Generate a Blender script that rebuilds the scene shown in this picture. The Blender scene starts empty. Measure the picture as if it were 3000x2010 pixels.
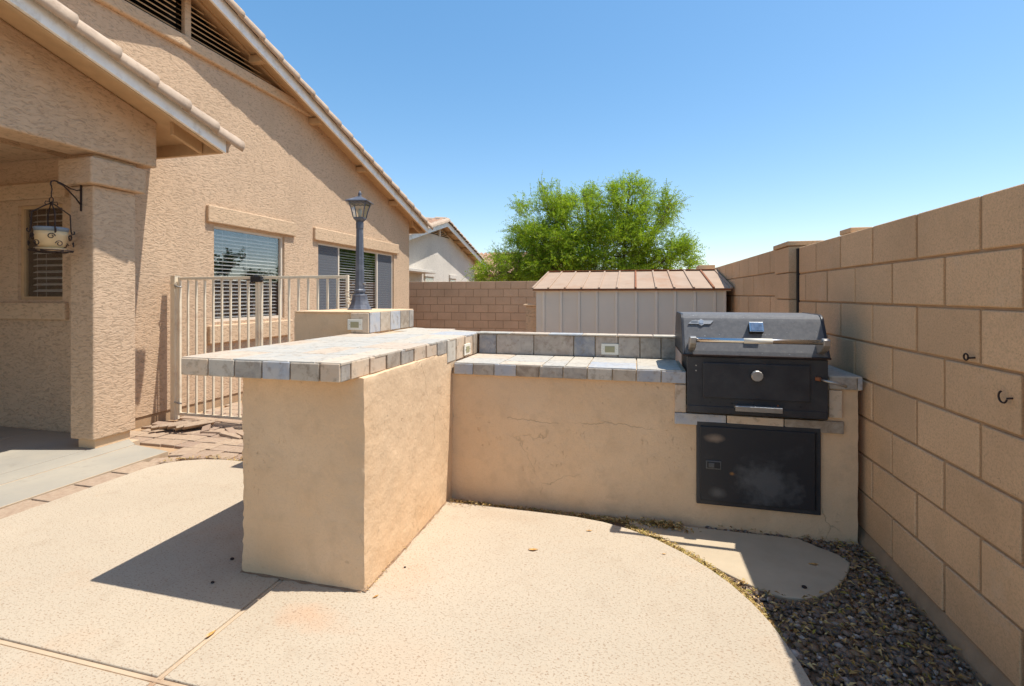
import bpy, bmesh, math, random
import numpy as np
from mathutils import Vector, Matrix, noise
R = math.radians
random.seed(7); rng = np.random.default_rng(7)
sc = bpy.context.scene
COL = sc.collection

# ------------------------------------------------------------------ camera
cam_d = bpy.data.cameras.new('camera'); cam = bpy.data.objects.new('camera', cam_d); COL.objects.link(cam)
cam.location = (0, 0, 1.30); cam.rotation_euler = (R(90), 0, R(14.226))
cam_d.sensor_width = 36; cam_d.lens = 36 * 1420 / 3000; cam_d.shift_y = -142 / 3000
cam_d.clip_start = 0.05; cam_d.clip_end = 4000
sc.camera = cam
# ------------------------------------------------------------------ sun and sky
SUN = Vector((0.40, 0.10, 1.0)).normalized()
ELEV = math.asin(SUN.z); AZ = math.atan2(SUN.x, SUN.y)
world = bpy.data.worlds.new('World'); sc.world = world; world.use_nodes = True
wn = world.node_tree; wn.nodes.clear()
sky = wn.nodes.new('ShaderNodeTexSky'); sky.sky_type = 'NISHITA'; sky.sun_disc = False
sky.sun_elevation = ELEV; sky.sun_rotation = AZ; sky.altitude = 300; sky.air_density = 1.0; sky.dust_density = 0.6; sky.ozone_density = 1.2
bg = wn.nodes.new('ShaderNodeBackground'); bg.inputs['Strength'].default_value = 0.150
wo = wn.nodes.new('ShaderNodeOutputWorld')
hsv = wn.nodes.new('ShaderNodeHueSaturation'); hsv.inputs['Saturation'].default_value = 1.34; wn.links.new(sky.outputs[0], hsv.inputs['Color']); gm = wn.nodes.new('ShaderNodeGamma'); gm.inputs[1].default_value = 0.74; wn.links.new(hsv.outputs[0], gm.inputs[0]); wn.links.new(gm.outputs[0], bg.inputs[0]); wn.links.new(bg.outputs[0], wo.inputs[0])
sl = bpy.data.lights.new('sun', 'SUN'); sl.energy = 3.0; sl.angle = R(0.5); sl.color = (1.0, 0.965, 0.905)
so = bpy.data.objects.new('sun', sl); COL.objects.link(so); so.rotation_euler = SUN.to_track_quat('Z', 'Y').to_euler(); so.location = (6, 2, 14)
sc.view_settings.view_transform = 'Standard'; sc.view_settings.look = 'None'; sc.view_settings.gamma = 1
sc.view_settings.use_curve_mapping = False; sc.view_settings.exposure = 1.02
sc.cycles.max_bounces = 10; sc.cycles.diffuse_bounces = 7

# ------------------------------------------------------------------ materials
def lin(r, g, b):
    f = lambda v: (v/255/12.92 if v/255 < .04045 else ((v/255+.055)/1.055)**2.4)
    return (f(r), f(g), f(b), 1)
class NT:
    def __init__(s, name):
        s.m = bpy.data.materials.new(name); s.m.use_nodes = True; s.t = s.m.node_tree; s.t.nodes.clear()
        s.out = s.n('ShaderNodeOutputMaterial'); s.b = s.n('ShaderNodeBsdfPrincipled'); s.l(s.b.outputs[0], s.out.inputs[0])
        s.geo = s.n('ShaderNodeNewGeometry'); s.pos = s.geo.outputs['Position']
    def n(s, k, **kw):
        nd = s.t.nodes.new(k)
        for a, v in kw.items(): setattr(nd, a, v)
        return nd
    def l(s, a, b): s.t.links.new(a, b)
    def mapped(s, scale, src=None, rot=(0, 0, 0), loc=(0, 0, 0)):
        mp = s.n('ShaderNodeMapping'); s.l(src or s.pos, mp.inputs[0])
        mp.inputs['Scale'].default_value = scale if isinstance(scale, tuple) else (scale,)*3
        mp.inputs['Rotation'].default_value = rot; mp.inputs['Location'].default_value = loc
        return mp.outputs[0]
    def noise(s, vec, scale=1, detail=4, rough=.55, dist=0):
        x = s.n('ShaderNodeTexNoise'); s.l(vec, x.inputs['Vector']); x.inputs['Scale'].default_value = scale
        x.inputs['Detail'].default_value = detail; x.inputs['Roughness'].default_value = rough; x.inputs['Distortion'].default_value = dist
        return x.outputs['Fac']
    def vor(s, vec, scale=1, feature='F1'):
        x = s.n('ShaderNodeTexVoronoi', feature=feature); s.l(vec, x.inputs['Vector']); x.inputs['Scale'].default_value = scale
        return x
    def ramp(s, fac, stops, interp='LINEAR'):
        r = s.n('ShaderNodeValToRGB'); s.l(fac, r.inputs[0]); r.color_ramp.interpolation = interp
        e = r.color_ramp.elements
        while len(e) < len(stops): e.new(.5)
        for i, (p, c) in enumerate(stops):
            e[i].position = p; e[i].color = c if isinstance(c, tuple) else (c, c, c, 1)
        return r.outputs[0]
    def mix(s, fac, a, b, mode='MIX'):
        m = s.n('ShaderNodeMix', data_type='RGBA', blend_type=mode)
        for i, v in ((0, fac), (6, a), (7, b)):
            if hasattr(v, 'is_linked') or hasattr(v, 'links'): s.l(v, m.inputs[i])
            else: m.inputs[i].default_value = v
        return m.outputs[2]
    def math(s, op, a, b=0, clamp=False):
        m = s.n('ShaderNodeMath', operation=op); m.use_clamp = clamp
        for i, v in ((0, a), (1, b)):
            if hasattr(v, 'links'): s.l(v, m.inputs[i])
            else: m.inputs[i].default_value = v
        return m.outputs[0]
    def bump(s, height, strength=.5, dist=.01, prev=None):
        b = s.n('ShaderNodeBump'); b.inputs['Strength'].default_value = strength; b.inputs['Distance'].default_value = dist
        s.l(height, b.inputs['Height'])
        if prev: s.l(prev, b.inputs['Normal'])
        return b.outputs[0]
    def fin(s, col, rough=.8, normal=None, metal=0, spec=.3):
        if hasattr(col, 'links'): s.l(col, s.b.inputs['Base Color'])
        else: s.b.inputs['Base Color'].default_value = col
        if hasattr(rough, 'links'): s.l(rough, s.b.inputs['Roughness'])
        else: s.b.inputs['Roughness'].default_value = rough
        s.b.inputs['Metallic'].default_value = metal; s.b.inputs['Specular IOR Level'].default_value = spec
        if normal: s.l(normal, s.b.inputs['Normal'])
        return s.m
def blob(t, c, r, warp=.25, seed=0):
    """soft ragged spot at world point c with radii r"""
    v = t.mapped(tuple(1/q for q in r), loc=tuple(-a/q for a, q in zip(c, r)))
    ln = t.n('ShaderNodeVectorMath', operation='LENGTH'); t.l(v, ln.inputs[0])
    nz = t.noise(t.mapped(1.6/max(r), loc=(seed, seed, 0)), detail=6, rough=.72)
    d = t.math('ADD', ln.outputs['Value'], t.math('MULTIPLY', t.math('SUBTRACT', nz, .5), warp*6))
    return t.ramp(d, [(.25, 1.), (.95, 0.)])
def sc_(c, k): return (min(c[0]*k, 1), min(c[1]*k, 1), min(c[2]*k, 1), 1)

def simple(name, col, rough=.6, metal=0, spec=.3, var=.12, scale=14, bumpd=.001, bscale=120, rnd=.0, dirt=None):
    t = NT(name)
    n1 = t.noise(t.mapped(scale), detail=5)
    c = t.mix(t.ramp(n1, [(.3, 0.), (.7, 1.)]), sc_(col, 1-var), sc_(col, 1+var))
    if dirt:
        n2 = t.noise(t.mapped(scale*.35), detail=6, rough=.7)
        c = t.mix(t.ramp(n2, [(.52, 0.), (.68, 1.)]), c, dirt)
    if rnd:
        oi = t.n('ShaderNodeObjectInfo')
        c = t.mix(1.0, c, t.ramp(oi.outputs['Random'], [(0, 1-rnd), (1, 1+rnd)]), 'MULTIPLY')
    nb = t.bump(t.noise(t.mapped(bscale), detail=3), .6, bumpd)
    return t.fin(c, rough, nb, metal, spec)

def stucco(name, col, relief=.011, sx=21, sz=60):
    """dash and trowel stucco: wavy horizontal ridges broken by pits"""
    t = NT(name)
    warp = t.n('ShaderNodeVectorMath', operation='ADD')
    nz = t.n('ShaderNodeTexNoise'); nz.inputs['Scale'].default_value = 5; t.l(t.pos, nz.inputs['Vector'])
    w2 = t.n('ShaderNodeVectorMath', operation='SCALE'); t.l(nz.outputs['Color'], w2.inputs[0]); w2.inputs['Scale'].default_value = .09
    t.l(t.pos, warp.inputs[0]); t.l(w2.outputs[0], warp.inputs[1])
    v = t.mapped((sx, sx, sz), warp.outputs[0])
    a = t.noise(v, 1, 5, .62, .8)
    ridge = t.ramp(a, [(.40, 0.), (.47, .55), (.53, .85), (.66, 1.)])
    fine = t.noise(t.mapped(150), detail=3, rough=.7)
    big = t.noise(t.mapped(1.3), detail=3)
    c = t.mix(t.ramp(big, [(.3, 0.), (.7, 1.)]), sc_(col, .95), sc_(col, 1.06))
    c = t.mix(t.ramp(a, [(.36, 1.), (.47, 0.)]), c, sc_(col, .68))
    streak = t.noise(t.mapped((2.2, 2.2, .5), loc=(4, 2, 1)), detail=5, rough=.65)
    c = t.mix(t.ramp(streak, [(.52, 0.), (.72, .5)]), c, sc_(col, .84))
    c = t.mix(t.ramp(fine, [(.3, .5), (.5, 0.)]), c, sc_(col, .86))
    nb = t.bump(ridge, .55, relief); nb = t.bump(fine, .35, .002, nb)
    return t.fin(c, .92, nb, 0, .15)

def plaster(name, col):
    """hand trowelled plaster, mostly smooth, with chips, cracks, pits and stains"""
    t = NT(name)
    big = t.noise(t.mapped(2.2), detail=4); mid = t.noise(t.mapped(9, loc=(3, 1, 7)), detail=5, rough=.6)
    c = t.mix(t.ramp(big, [(.32, 0.), (.68, 1.)]), sc_(col, .93), sc_(col, 1.06))
    c = t.mix(t.ramp(mid, [(.50, 0.), (.72, .7)]), c, sc_(col, .83))
    rust = t.noise(t.mapped(1.1, loc=(9, 4, 2)), detail=3)
    c = t.mix(t.ramp(rust, [(.5, 0.), (.8, .55)]), c, (col[0]*1.02, col[1]*.86, col[2]*.66, 1))
    patch = t.ramp(t.noise(t.mapped(3.1, loc=(5, 5, 1)), detail=3), [(.50, 0.), (.60, 1.)])
    chip = t.ramp(t.noise(t.mapped((50, 50, 36)), 1, 6, .74, .5), [(.61, 0.), (.68, 1.)])
    chips = t.math('MULTIPLY', patch, chip)
    # hairline cracks
    wv = t.n('ShaderNodeVectorMath', operation='ADD'); nz = t.n('ShaderNodeTexNoise'); nz.inputs['Scale'].default_value = 6; nz.inputs['Detail'].default_value = 5
    t.l(t.pos, nz.inputs['Vector']); w2 = t.n('ShaderNodeVectorMath', operation='SCALE'); t.l(nz.outputs['Color'], w2.inputs[0]); w2.inputs['Scale'].default_value = .22
    t.l(t.pos, wv.inputs[0]); t.l(w2.outputs[0], wv.inputs[1])
    vo = t.vor(t.mapped(1.9, wv.outputs[0]), 1, 'DISTANCE_TO_EDGE')
    crack = t.ramp(vo.outputs['Distance'], [(.0, 1.), (.008, 0.)])
    cmask = t.ramp(t.noise(t.mapped(1.7, loc=(1, 8, 3)), detail=3), [(.56, 0.), (.64, 1.)])
    crk = t.math('MULTIPLY', crack, cmask)
    sep = t.n('ShaderNodeSeparateXYZ'); t.l(t.pos, sep.inputs[0])
    wob = t.noise(t.mapped((3.4, .01, .01), loc=(2, 0, 0)), detail=6, rough=.6)
    dz = t.math('ABSOLUTE', t.math('SUBTRACT', t.math('SUBTRACT', sep.outputs[2], .44), t.math('MULTIPLY', wob, .16)))
    lc = t.math('MULTIPLY', t.ramp(dz, [(.0, 1.), (.0035, 0.)]), t.math('MULTIPLY', t.math('GREATER_THAN', sep.outputs[0], -.78), t.math('LESS_THAN', sep.outputs[0], .12)))
    crk = t.math('MAXIMUM', crk, t.math('MULTIPLY', lc, t.ramp(t.noise(t.mapped(4, loc=(4, 0, 2)), detail=3), [(.38, 0.), (.48, 1.)])))
    c = t.mix(t.math('MULTIPLY', chips, .12), c, sc_(col, .6)); c = t.mix(t.math('MULTIPLY', crk, .6), c, sc_(col, .45))
    h = t.math('ADD', t.math('MULTIPLY', mid, 1.0), t.math('MULTIPLY', big, 1.0))
    h = t.math('ADD', h, t.math('MULTIPLY', t.noise(t.mapped(38), detail=6, rough=.72), .30))
    gr_ = t.noise(t.mapped(120), detail=3, rough=.7); c = t.mix(t.ramp(gr_, [(.32, .4), (.5, 0.)]), c, sc_(col, .8))
    nb = t.bump(h, .6, .016); nb = t.bump(chips, .7, -.005, nb); nb = t.bump(crk, .5, -.003, nb)
    return t.fin(c, .9, nb, 0, .15)

def block_mat(name, col, rnd=.07):
    t = NT(name); oi = t.n('ShaderNodeObjectInfo')
    big = t.noise(t.mapped(2.0), detail=4); grain = t.noise(t.mapped(120), detail=5, rough=.8); pit = t.vor(t.mapped(95), 1)
    c = t.mix(t.ramp(big, [(.3, 0.), (.7, 1.)]), sc_(col, .88), sc_(col, 1.08))
    c = t.mix(t.ramp(grain, [(.36, .75), (.54, 0.)]), c, sc_(col, .66))
    c = t.mix(t.ramp(t.noise(t.mapped(5.5, loc=(7, 2, 4)), detail=6, rough=.7), [(.52, 0.), (.70, .5)]), c, sc_(col, .78))
    c = t.mix(t.ramp(t.noise(t.mapped(3.3, loc=(1, 9, 6)), detail=6, rough=.7), [(.58, 0.), (.74, .35)]), c, lin(214, 196, 170))
    pm = t.ramp(pit.outputs['Distance'], [(.10, 1.), (.2, 0.)])
    pmm = t.math('MULTIPLY', pm, t.ramp(t.noise(t.mapped(23), detail=2), [(.5, 0.), (.6, 1.)]))
    c = t.mix(t.math('MULTIPLY', pmm, .6), c, sc_(col, .5))
    c = t.mix(1.0, c, t.ramp(oi.outputs['Random'], [(0, (1-rnd, 1-rnd*1.1, 1-rnd*1.2, 1)), (1, (1+rnd, 1+rnd, 1+rnd*.9, 1))]), 'MULTIPLY')
    nb = t.bump(grain, .8, .005); nb = t.bump(pmm, .7, -.004, nb)
    return t.fin(c, .93, nb, 0, .12)

def tile_mat(name, cols):
    """glazed slate-look tile: base tone chosen per tile, cloudy within each tile"""
    t = NT(name); oi = t.n('ShaderNodeObjectInfo')
    off = t.n('ShaderNodeVectorMath', operation='ADD'); t.l(t.pos, off.inputs[0])
    cmb = t.n('ShaderNodeCombineXYZ'); t.l(t.math('MULTIPLY', oi.outputs['Random'], 13.7), cmb.inputs[0]); t.l(t.math('MULTIPLY', oi.outputs['Random'], 31.1), cmb.inputs[2]); t.l(cmb.outputs[0], off.inputs[1])
    n1 = t.noise(t.mapped(14, off.outputs[0]), detail=5, rough=.65, dist=.6)
    k = len(cols); base = t.ramp(oi.outputs['Random'], [(i/k, c) for i, c in enumerate(cols)], 'CONSTANT')
    c = t.mix(t.ramp(n1, [(.38, 0.), (.62, .45)]), base, lin(202, 188, 168))
    n2 = t.noise(t.mapped(26, off.outputs[0], loc=(3, 3, 3)), detail=5, rough=.7)
    c = t.mix(t.ramp(n2, [(.52, 0.), (.68, .5)]), c, lin(120, 98, 74))
    nb = t.bump(t.noise(t.mapped(40), detail=4, rough=.6), .5, .0025)
    return t.fin(c, .62, nb, 0, .3)

M = {}
TAN = lin(206, 174, 142)
M['stucco'] = stucco('house_stucco', lin(204, 174, 143), .009)
M['stucco_soft'] = stucco('trim_stucco', lin(206, 176, 143), .006, 21, 55)
M['nstucco'] = stucco('neighbour_stucco', lin(214, 204, 190), .006)
M['plaster'] = plaster('bar_plaster', lin(220, 188, 151))
M['block'] = block_mat('wall_block', lin(224, 187, 146), .065)
M['mortar'] = simple('mortar', lin(172, 143, 112), .95, spec=.1, scale=20, bumpd=.003)
M['blockback'] = block_mat('back_wall_block', lin(216, 180, 144), .05)
M['tile'] = tile_mat('counter_tile', [lin(176, 160, 140), lin(200, 174, 146), lin(164, 164, 166), lin(142, 126, 108), lin(208, 182, 152), lin(150, 142, 132), lin(190, 180, 164), lin(168, 170, 174)])
M['tiletop'] = tile_mat('counter_top_tile', [lin(178, 172, 160), lin(196, 180, 158), lin(166, 169, 172), lin(190, 170, 148), lin(176, 172, 162), lin(186, 176, 158)])
M['splash'] = tile_mat('backsplash_tile', [lin(168, 150, 134), lin(172, 158, 144), lin(150, 140, 128), lin(136, 136, 140)])
M['grout'] = simple('tan_grout', lin(200, 176, 146), .95, spec=.1, scale=30, bumpd=.003, dirt=lin(150, 120, 90))
M['white'] = simple('white_barge_paint', lin(240, 236, 228), .5, var=.05, bscale=60, dirt=lin(214, 204, 188))
M['wood'] = simple('painted_wood', lin(190, 158, 120), .7, var=.08, scale=9)
M['gate'] = simple('cream_metal', lin(228, 212, 184), .45, var=.05, scale=9, dirt=lin(205, 180, 152))
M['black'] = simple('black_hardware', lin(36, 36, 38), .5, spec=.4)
M['lampmetal'] = simple('grey_lamp_metal', lin(88, 90, 98), .5, .1, .4, var=.12, scale=20, dirt=lin(120, 120, 124))
M['iron'] = simple('rusted_iron', lin(58, 46, 42), .7, .2, .3, var=.3, scale=30)
M['roof'] = simple('barge_tile_clay', lin(186, 164, 142), .9, spec=.1, var=.08, scale=16, bumpd=.003, bscale=90, rnd=.05, dirt=lin(168, 146, 126))
M['roofn'] = simple('neighbour_roof_tile', lin(172, 136, 112), .9, spec=.1, var=.1, scale=3, rnd=.14)
M['shed'] = simple('shed_panel', lin(222, 211, 190), .55, var=.03, scale=3, bumpd=.0015, bscale=200)
M['shedlite'] = simple('shed_rib', lin(230, 218, 196), .55, var=.04, scale=5)
M['shedroof'] = simple('shed_roof_rust', lin(172, 146, 122), .7, .1, var=.08, scale=4, dirt=lin(166, 130, 102))
M['rust'] = simple('rust_edge', lin(140, 88, 58), .85, var=.25, scale=20)
M['chrome'] = simple('steel', lin(205, 203, 200), .22, 1.0, .5, var=.04, bscale=300, bumpd=.0002)
M['alu'] = simple('cast_aluminium', lin(170, 166, 160), .45, .8, .5, var=.1, scale=30)
M['plastic'] = simple('outlet_plastic', lin(226, 218, 200), .4, var=.02)
M['plasticdk'] = simple('outlet_cover_flap', lin(158, 150, 116), .5, var=.04)
M['vinyl'] = simple('window_vinyl', lin(214, 200, 180), .5, var=.03)
M['blind'] = simple('blind_slat', lin(222, 218, 210), .5, var=.03)
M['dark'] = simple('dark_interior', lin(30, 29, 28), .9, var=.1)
M['ceramic'] = simple('ceramic', lin(214, 182, 136), .35, var=.06, scale=12)
M['ceramicblue'] = simple('ceramic_rim', lin(120, 130, 140), .35, var=.06, scale=12)
M['bark'] = simple('bark', lin(96, 80, 64), .9, var=.3, scale=9, bumpd=.01, bscale=30)
M['latchgrey'] = simple('latch_grey', lin(92, 92, 92), .45, .3, .4)

# black powder coat, hammered
t = NT('grill_black'); n = t.noise(t.mapped(190), detail=3, rough=.6); v = t.noise(t.mapped(6), detail=5, rough=.6)
c = t.mix(t.ramp(v, [(.35, 0.), (.7, 1.)]), lin(44, 44, 47), lin(66, 65, 66))
M['grill'] = t.fin(c, .46, t.bump(n, .35, .0015), .0, .4)
# lid: faded, chalky, dusty black
t = NT('grill_lid_black'); n = t.noise(t.mapped(260), detail=3, rough=.6); v = t.noise(t.mapped(40), detail=6, rough=.7)
c = t.mix(t.ramp(v, [(.35, 0.), (.7, 1.)]), lin(92, 91, 92), lin(110, 108, 106))
c = t.mix(t.ramp(t.noise(t.mapped(70, loc=(2, 2, 2)), detail=2), [(.70, 0.), (.74, .8)]), c, lin(150, 150, 150))
M['lid'] = t.fin(c, .68, t.bump(n, .3, .001), .0, .35)
# access door: black with worn chalky patches and rust
t = NT('door_black'); v = t.noise(t.mapped((5, 5, 9)), detail=6, rough=.68, dist=.5)
c = t.mix(t.ramp(v, [(.55, 0.), (.75, .3)]), lin(42, 42, 45), lin(80, 80, 84))
c = t.mix(t.math('MULTIPLY', blob(t, (.70, 2.92, .27), (.20, 1, .11), .9), .5), c, lin(108, 108, 108))
c = t.mix(t.math('MULTIPLY', blob(t, (.45, 2.92, .185), (.06, 1, .04), .4, 3), .6), c, lin(104, 102, 100))
c = t.mix(t.math('MULTIPLY', blob(t, (.435, 2.92, .49), (.06, 1, .03), .4, 5), .8), c, lin(140, 122, 104))
c = t.mix(blob(t, (.525, 2.92, .300), (.022, 1, .016), .3, 2), c, lin(150, 104, 56))
M['door'] = t.fin(c, .5, t.bump(t.noise(t.mapped(30), detail=5), .4, .002), 0, .4)

# pool deck coating: cream, pocked with short dark voids, orange mineral stains
t = NT('deck_coating'); col = lin(183, 167, 144)
big = t.noise(t.mapped(1.2), detail=4); c = t.mix(t.ramp(big, [(.3, 0.), (.7, 1.)]), sc_(col, .94), sc_(col, 1.04))
st = t.noise(t.mapped(1.7, loc=(2, 6, 0)), detail=6, rough=.65); c = t.mix(t.ramp(st, [(.56, 0.), (.76, .35)]), c, lin(188, 148, 112))
s2 = t.noise(t.mapped(5.5, loc=(6, 1, 0)), detail=7, rough=.7); c = t.mix(t.ramp(s2, [(.54, 0.), (.72, .35)]), c, lin(158, 136, 112))
s3 = t.noise(t.mapped(.8, loc=(3, 3, 0)), detail=3); c = t.mix(t.ramp(s3, [(.45, 0.), (.7, .35)]), c, lin(170, 156, 136))
sp = t.vor(t.mapped(38), 1); c = t.mix(t.math('MULTIPLY', t.ramp(sp.outputs['Distance'], [(.03, .9), (.07, 0.)]), t.ramp(t.noise(t.mapped(6, loc=(8, 8, 0)), detail=2), [(.55, 0.), (.62, 1.)])), c, lin(110, 84, 64))
for cc, rr, col_, k_, sd_ in (((-1.28, 1.70, 0), (.22, .10, 1), lin(200, 140, 96), .75, 1), ((-.98, 2.05, 0), (.16, .20, 1), lin(196, 146, 110), .5, 2), ((-1.85, 2.0, 0), (.22, .22, 1), lin(132, 104, 84), .55, 3), ((-.75, 2.75, 0), (.30, .08, 1), lin(168, 142, 116), .6, 4), ((-2.0, 2.2, 0), (.3, .08, 1), lin(196, 156, 124), .4, 6), ((-.85, 1.55, 0), (.25, .18, 1), lin(198, 160, 126), .35, 8), ((-3.0, 2.5, 0), (.5, .3, 1), lin(168, 150, 128), .3, 9)):
    c = t.mix(t.math('MULTIPLY', blob(t, cc, rr, .55, sd_), k_*.38), c, col_)
lace = t.noise(t.mapped((95, 150, 60)), detail=4, rough=.6, dist=.4)
pm = t.ramp(lace, [(.36, 1.), (.44, 0.)])
c = t.mix(t.math('MULTIPLY', pm, .65), c, lin(144, 114, 88))
nb = t.bump(t.ramp(lace, [(.34, 0.), (.46, 1.)]), .5, .002); nb = t.bump(t.noise(t.mapped(220), detail=3), .3, .001, nb)
M['deck'] = t.fin(c, .85, nb, 0, .2)
# smooth tooled joint
M['joint'] = simple('deck_joint', lin(188, 166, 138), .85, spec=.15, var=.06, scale=8, bumpd=.001, dirt=lin(160, 128, 100))
# broom finished concrete
t = NT('patio_concrete'); col = lin(186, 182, 170)
c = t.mix(t.ramp(t.noise(t.mapped(1.6), detail=5), [(.3, 0.), (.7, 1.)]), lin(150, 144, 132), lin(170, 160, 142))
c = t.mix(t.ramp(t.noise(t.mapped(6), detail=6, rough=.7), [(.55, 0.), (.75, .5)]), c, lin(132, 124, 112))
M['slab'] = t.fin(c, .85, t.bump(t.noise(t.mapped((60, 160, 60)), detail=4), .4, .002), 0, .2)
t = NT('stepping_slab'); c = t.mix(t.ramp(t.noise(t.mapped(4), detail=6, rough=.65), [(.3, 0.), (.7, 1.)]), lin(176, 158, 132), lin(192, 174, 146))
M['step'] = t.fin(c, .85, t.bump(t.noise(t.mapped(90), detail=5, rough=.7), .4, .002), 0, .2)
# pavers
t = NT('paver'); oi = t.n('ShaderNodeObjectInfo')
c = t.ramp(oi.outputs['Random'], [(0, lin(164, 142, 120)), (.35, lin(178, 156, 132)), (.7, lin(158, 136, 118)), (1, lin(182, 160, 134))])
c = t.mix(t.ramp(t.noise(t.mapped(30), detail=5, rough=.7), [(.35, 0.), (.7, .6)]), c, lin(136, 110, 90))
M['paver'] = t.fin(c, .9, t.bump(t.noise(t.mapped(70), detail=4), .5, .003), 0, .15)
# earth
t = NT('earth'); c = t.mix(t.ramp(t.noise(t.mapped(7), detail=6, rough=.7), [(.3, 0.), (.7, 1.)]), lin(112, 88, 68), lin(166, 136, 108))
M['earth'] = t.fin(c, .95, t.bump(t.noise(t.mapped(35), detail=6, rough=.7), .8, .012), 0, .1)
# pebbles: tone per pebble
t = NT('river_pebble'); 
c = t.ramp(t.geo.outputs['Random Per Island'], [(0, lin(92, 80, 70)), (.22, lin(124, 100, 78)), (.4, lin(140, 114, 86)), (.55, lin(88, 80, 74)), (.7, lin(148, 120, 96)), (.85, lin(120, 108, 100)), (.95, lin(176, 160, 146)), (1, lin(206, 192, 176))])
c = t.mix(t.ramp(t.noise(t.mapped(80), detail=4), [(.4, 0.), (.7, .4)]), c, lin(120, 104, 92))
M['pebble'] = t.fin(c, .6, t.bump(t.noise(t.mapped(150), detail=3), .3, .001), 0, .3)
t = NT('dry_leaf'); c = t.ramp(t.geo.outputs['Random Per Island'], [(0, lin(178, 146, 92)), (.3, lin(150, 112, 62)), (.55, lin(206, 176, 120)), (.75, lin(128, 110, 48)), (.9, lin(110, 82, 54)), (1, lin(160, 150, 60))])
M['leaf'] = t.fin(c, .75, None, 0, .2)
t = NT('moss_bits'); c = t.ramp(t.geo.outputs['Random Per Island'], [(0, lin(196, 164, 100)), (.3, lin(150, 134, 60)), (.5, lin(206, 176, 122)), (.75, lin(150, 112, 66)), (1, lin(140, 126, 60))])
M['moss'] = t.fin(c, .75, None, 0, .2)
t = NT('fallen_leaf'); c = t.mix(t.ramp(t.noise(t.mapped(90), detail=3), [(.4, 0.), (.7, 1.)]), lin(204, 160, 92), lin(150, 100, 50))
M['leaf1'] = t.fin(c, .7, None, 0, .2)
def foliage(name, a, b, d):
    t = NT(name)
    c = t.ramp(t.geo.outputs['Random Per Island'], [(0, a), (.5, b), (1, d)])
    c = t.mix(t.ramp(t.noise(t.mapped(.9), detail=3), [(.35, 0.), (.65, .35)]), c, sc_(a, .8))
    t.fin(c, .6, None, 0, .3)
    tr = t.n('ShaderNodeBsdfTranslucent'); t.l(t.mix(1.0, c, (1.2, 1.25, .5, 1), 'MULTIPLY'), tr.inputs[0])
    mx = t.n('ShaderNodeMixShader'); mx.inputs[0].default_value = .42; t.l(t.b.outputs[0], mx.inputs[1]); t.l(tr.outputs[0], mx.inputs[2]); t.l(mx.outputs[0], t.out.inputs[0])
    return t.m
M['fol'] = foliage('mesquite_leaves', (.18, .30, .020, 1), (.36, .47, .025, 1), (.48, .56, .040, 1))
M['fol2'] = foliage('dark_leaves', (.04, .08, .02, 1), (.06, .11, .025, 1), (.09, .14, .03, 1))
# glass: sky mirror over a see-through pane
def glass(name, refl=.30, tint=(.80, .86, .84, 1), rough=.0):
    t = NT(name); t.t.nodes.remove(t.b)
    tr = t.n('ShaderNodeBsdfTransparent'); tr.inputs[0].default_value = tint
    gl = t.n('ShaderNodeBsdfGlossy'); gl.inputs['Roughness'].default_value = rough; gl.inputs[0].default_value = (.95, .97, 1, 1)
    fr = t.n('ShaderNodeLayerWeight'); fr.inputs[0].default_value = .5
    f = t.math('ADD', t.math('MULTIPLY', t.math('POWER', fr.outputs['Facing'], 4), .7), refl, True)
    mx = t.n('ShaderNodeMixShader'); t.l(f, mx.inputs[0]); t.l(tr.outputs[0], mx.inputs[1]); t.l(gl.outputs[0], mx.inputs[2]); t.l(mx.outputs[0], t.out.inputs[0])
    return t.m
M['glass'] = glass('window_glass', .12, (.92, .92, .92, 1))
M['lampglass'] = glass('lamp_glass', .06, (.93, .93, .88, 1), .15)
t = NT('insect_screen'); t.t.nodes.remove(t.b)
tr = t.n('ShaderNodeBsdfTransparent'); df = t.n('ShaderNodeBsdfDiffuse'); df.inputs[0].default_value = lin(118, 120, 124)
mx = t.n('ShaderNodeMixShader'); mx.inputs[0].default_value = .55; t.l(tr.outputs[0], mx.inputs[1]); t.l(df.outputs[0], mx.inputs[2]); t.l(mx.outputs[0], t.out.inputs[0]); M['screen'] = t.m

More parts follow.
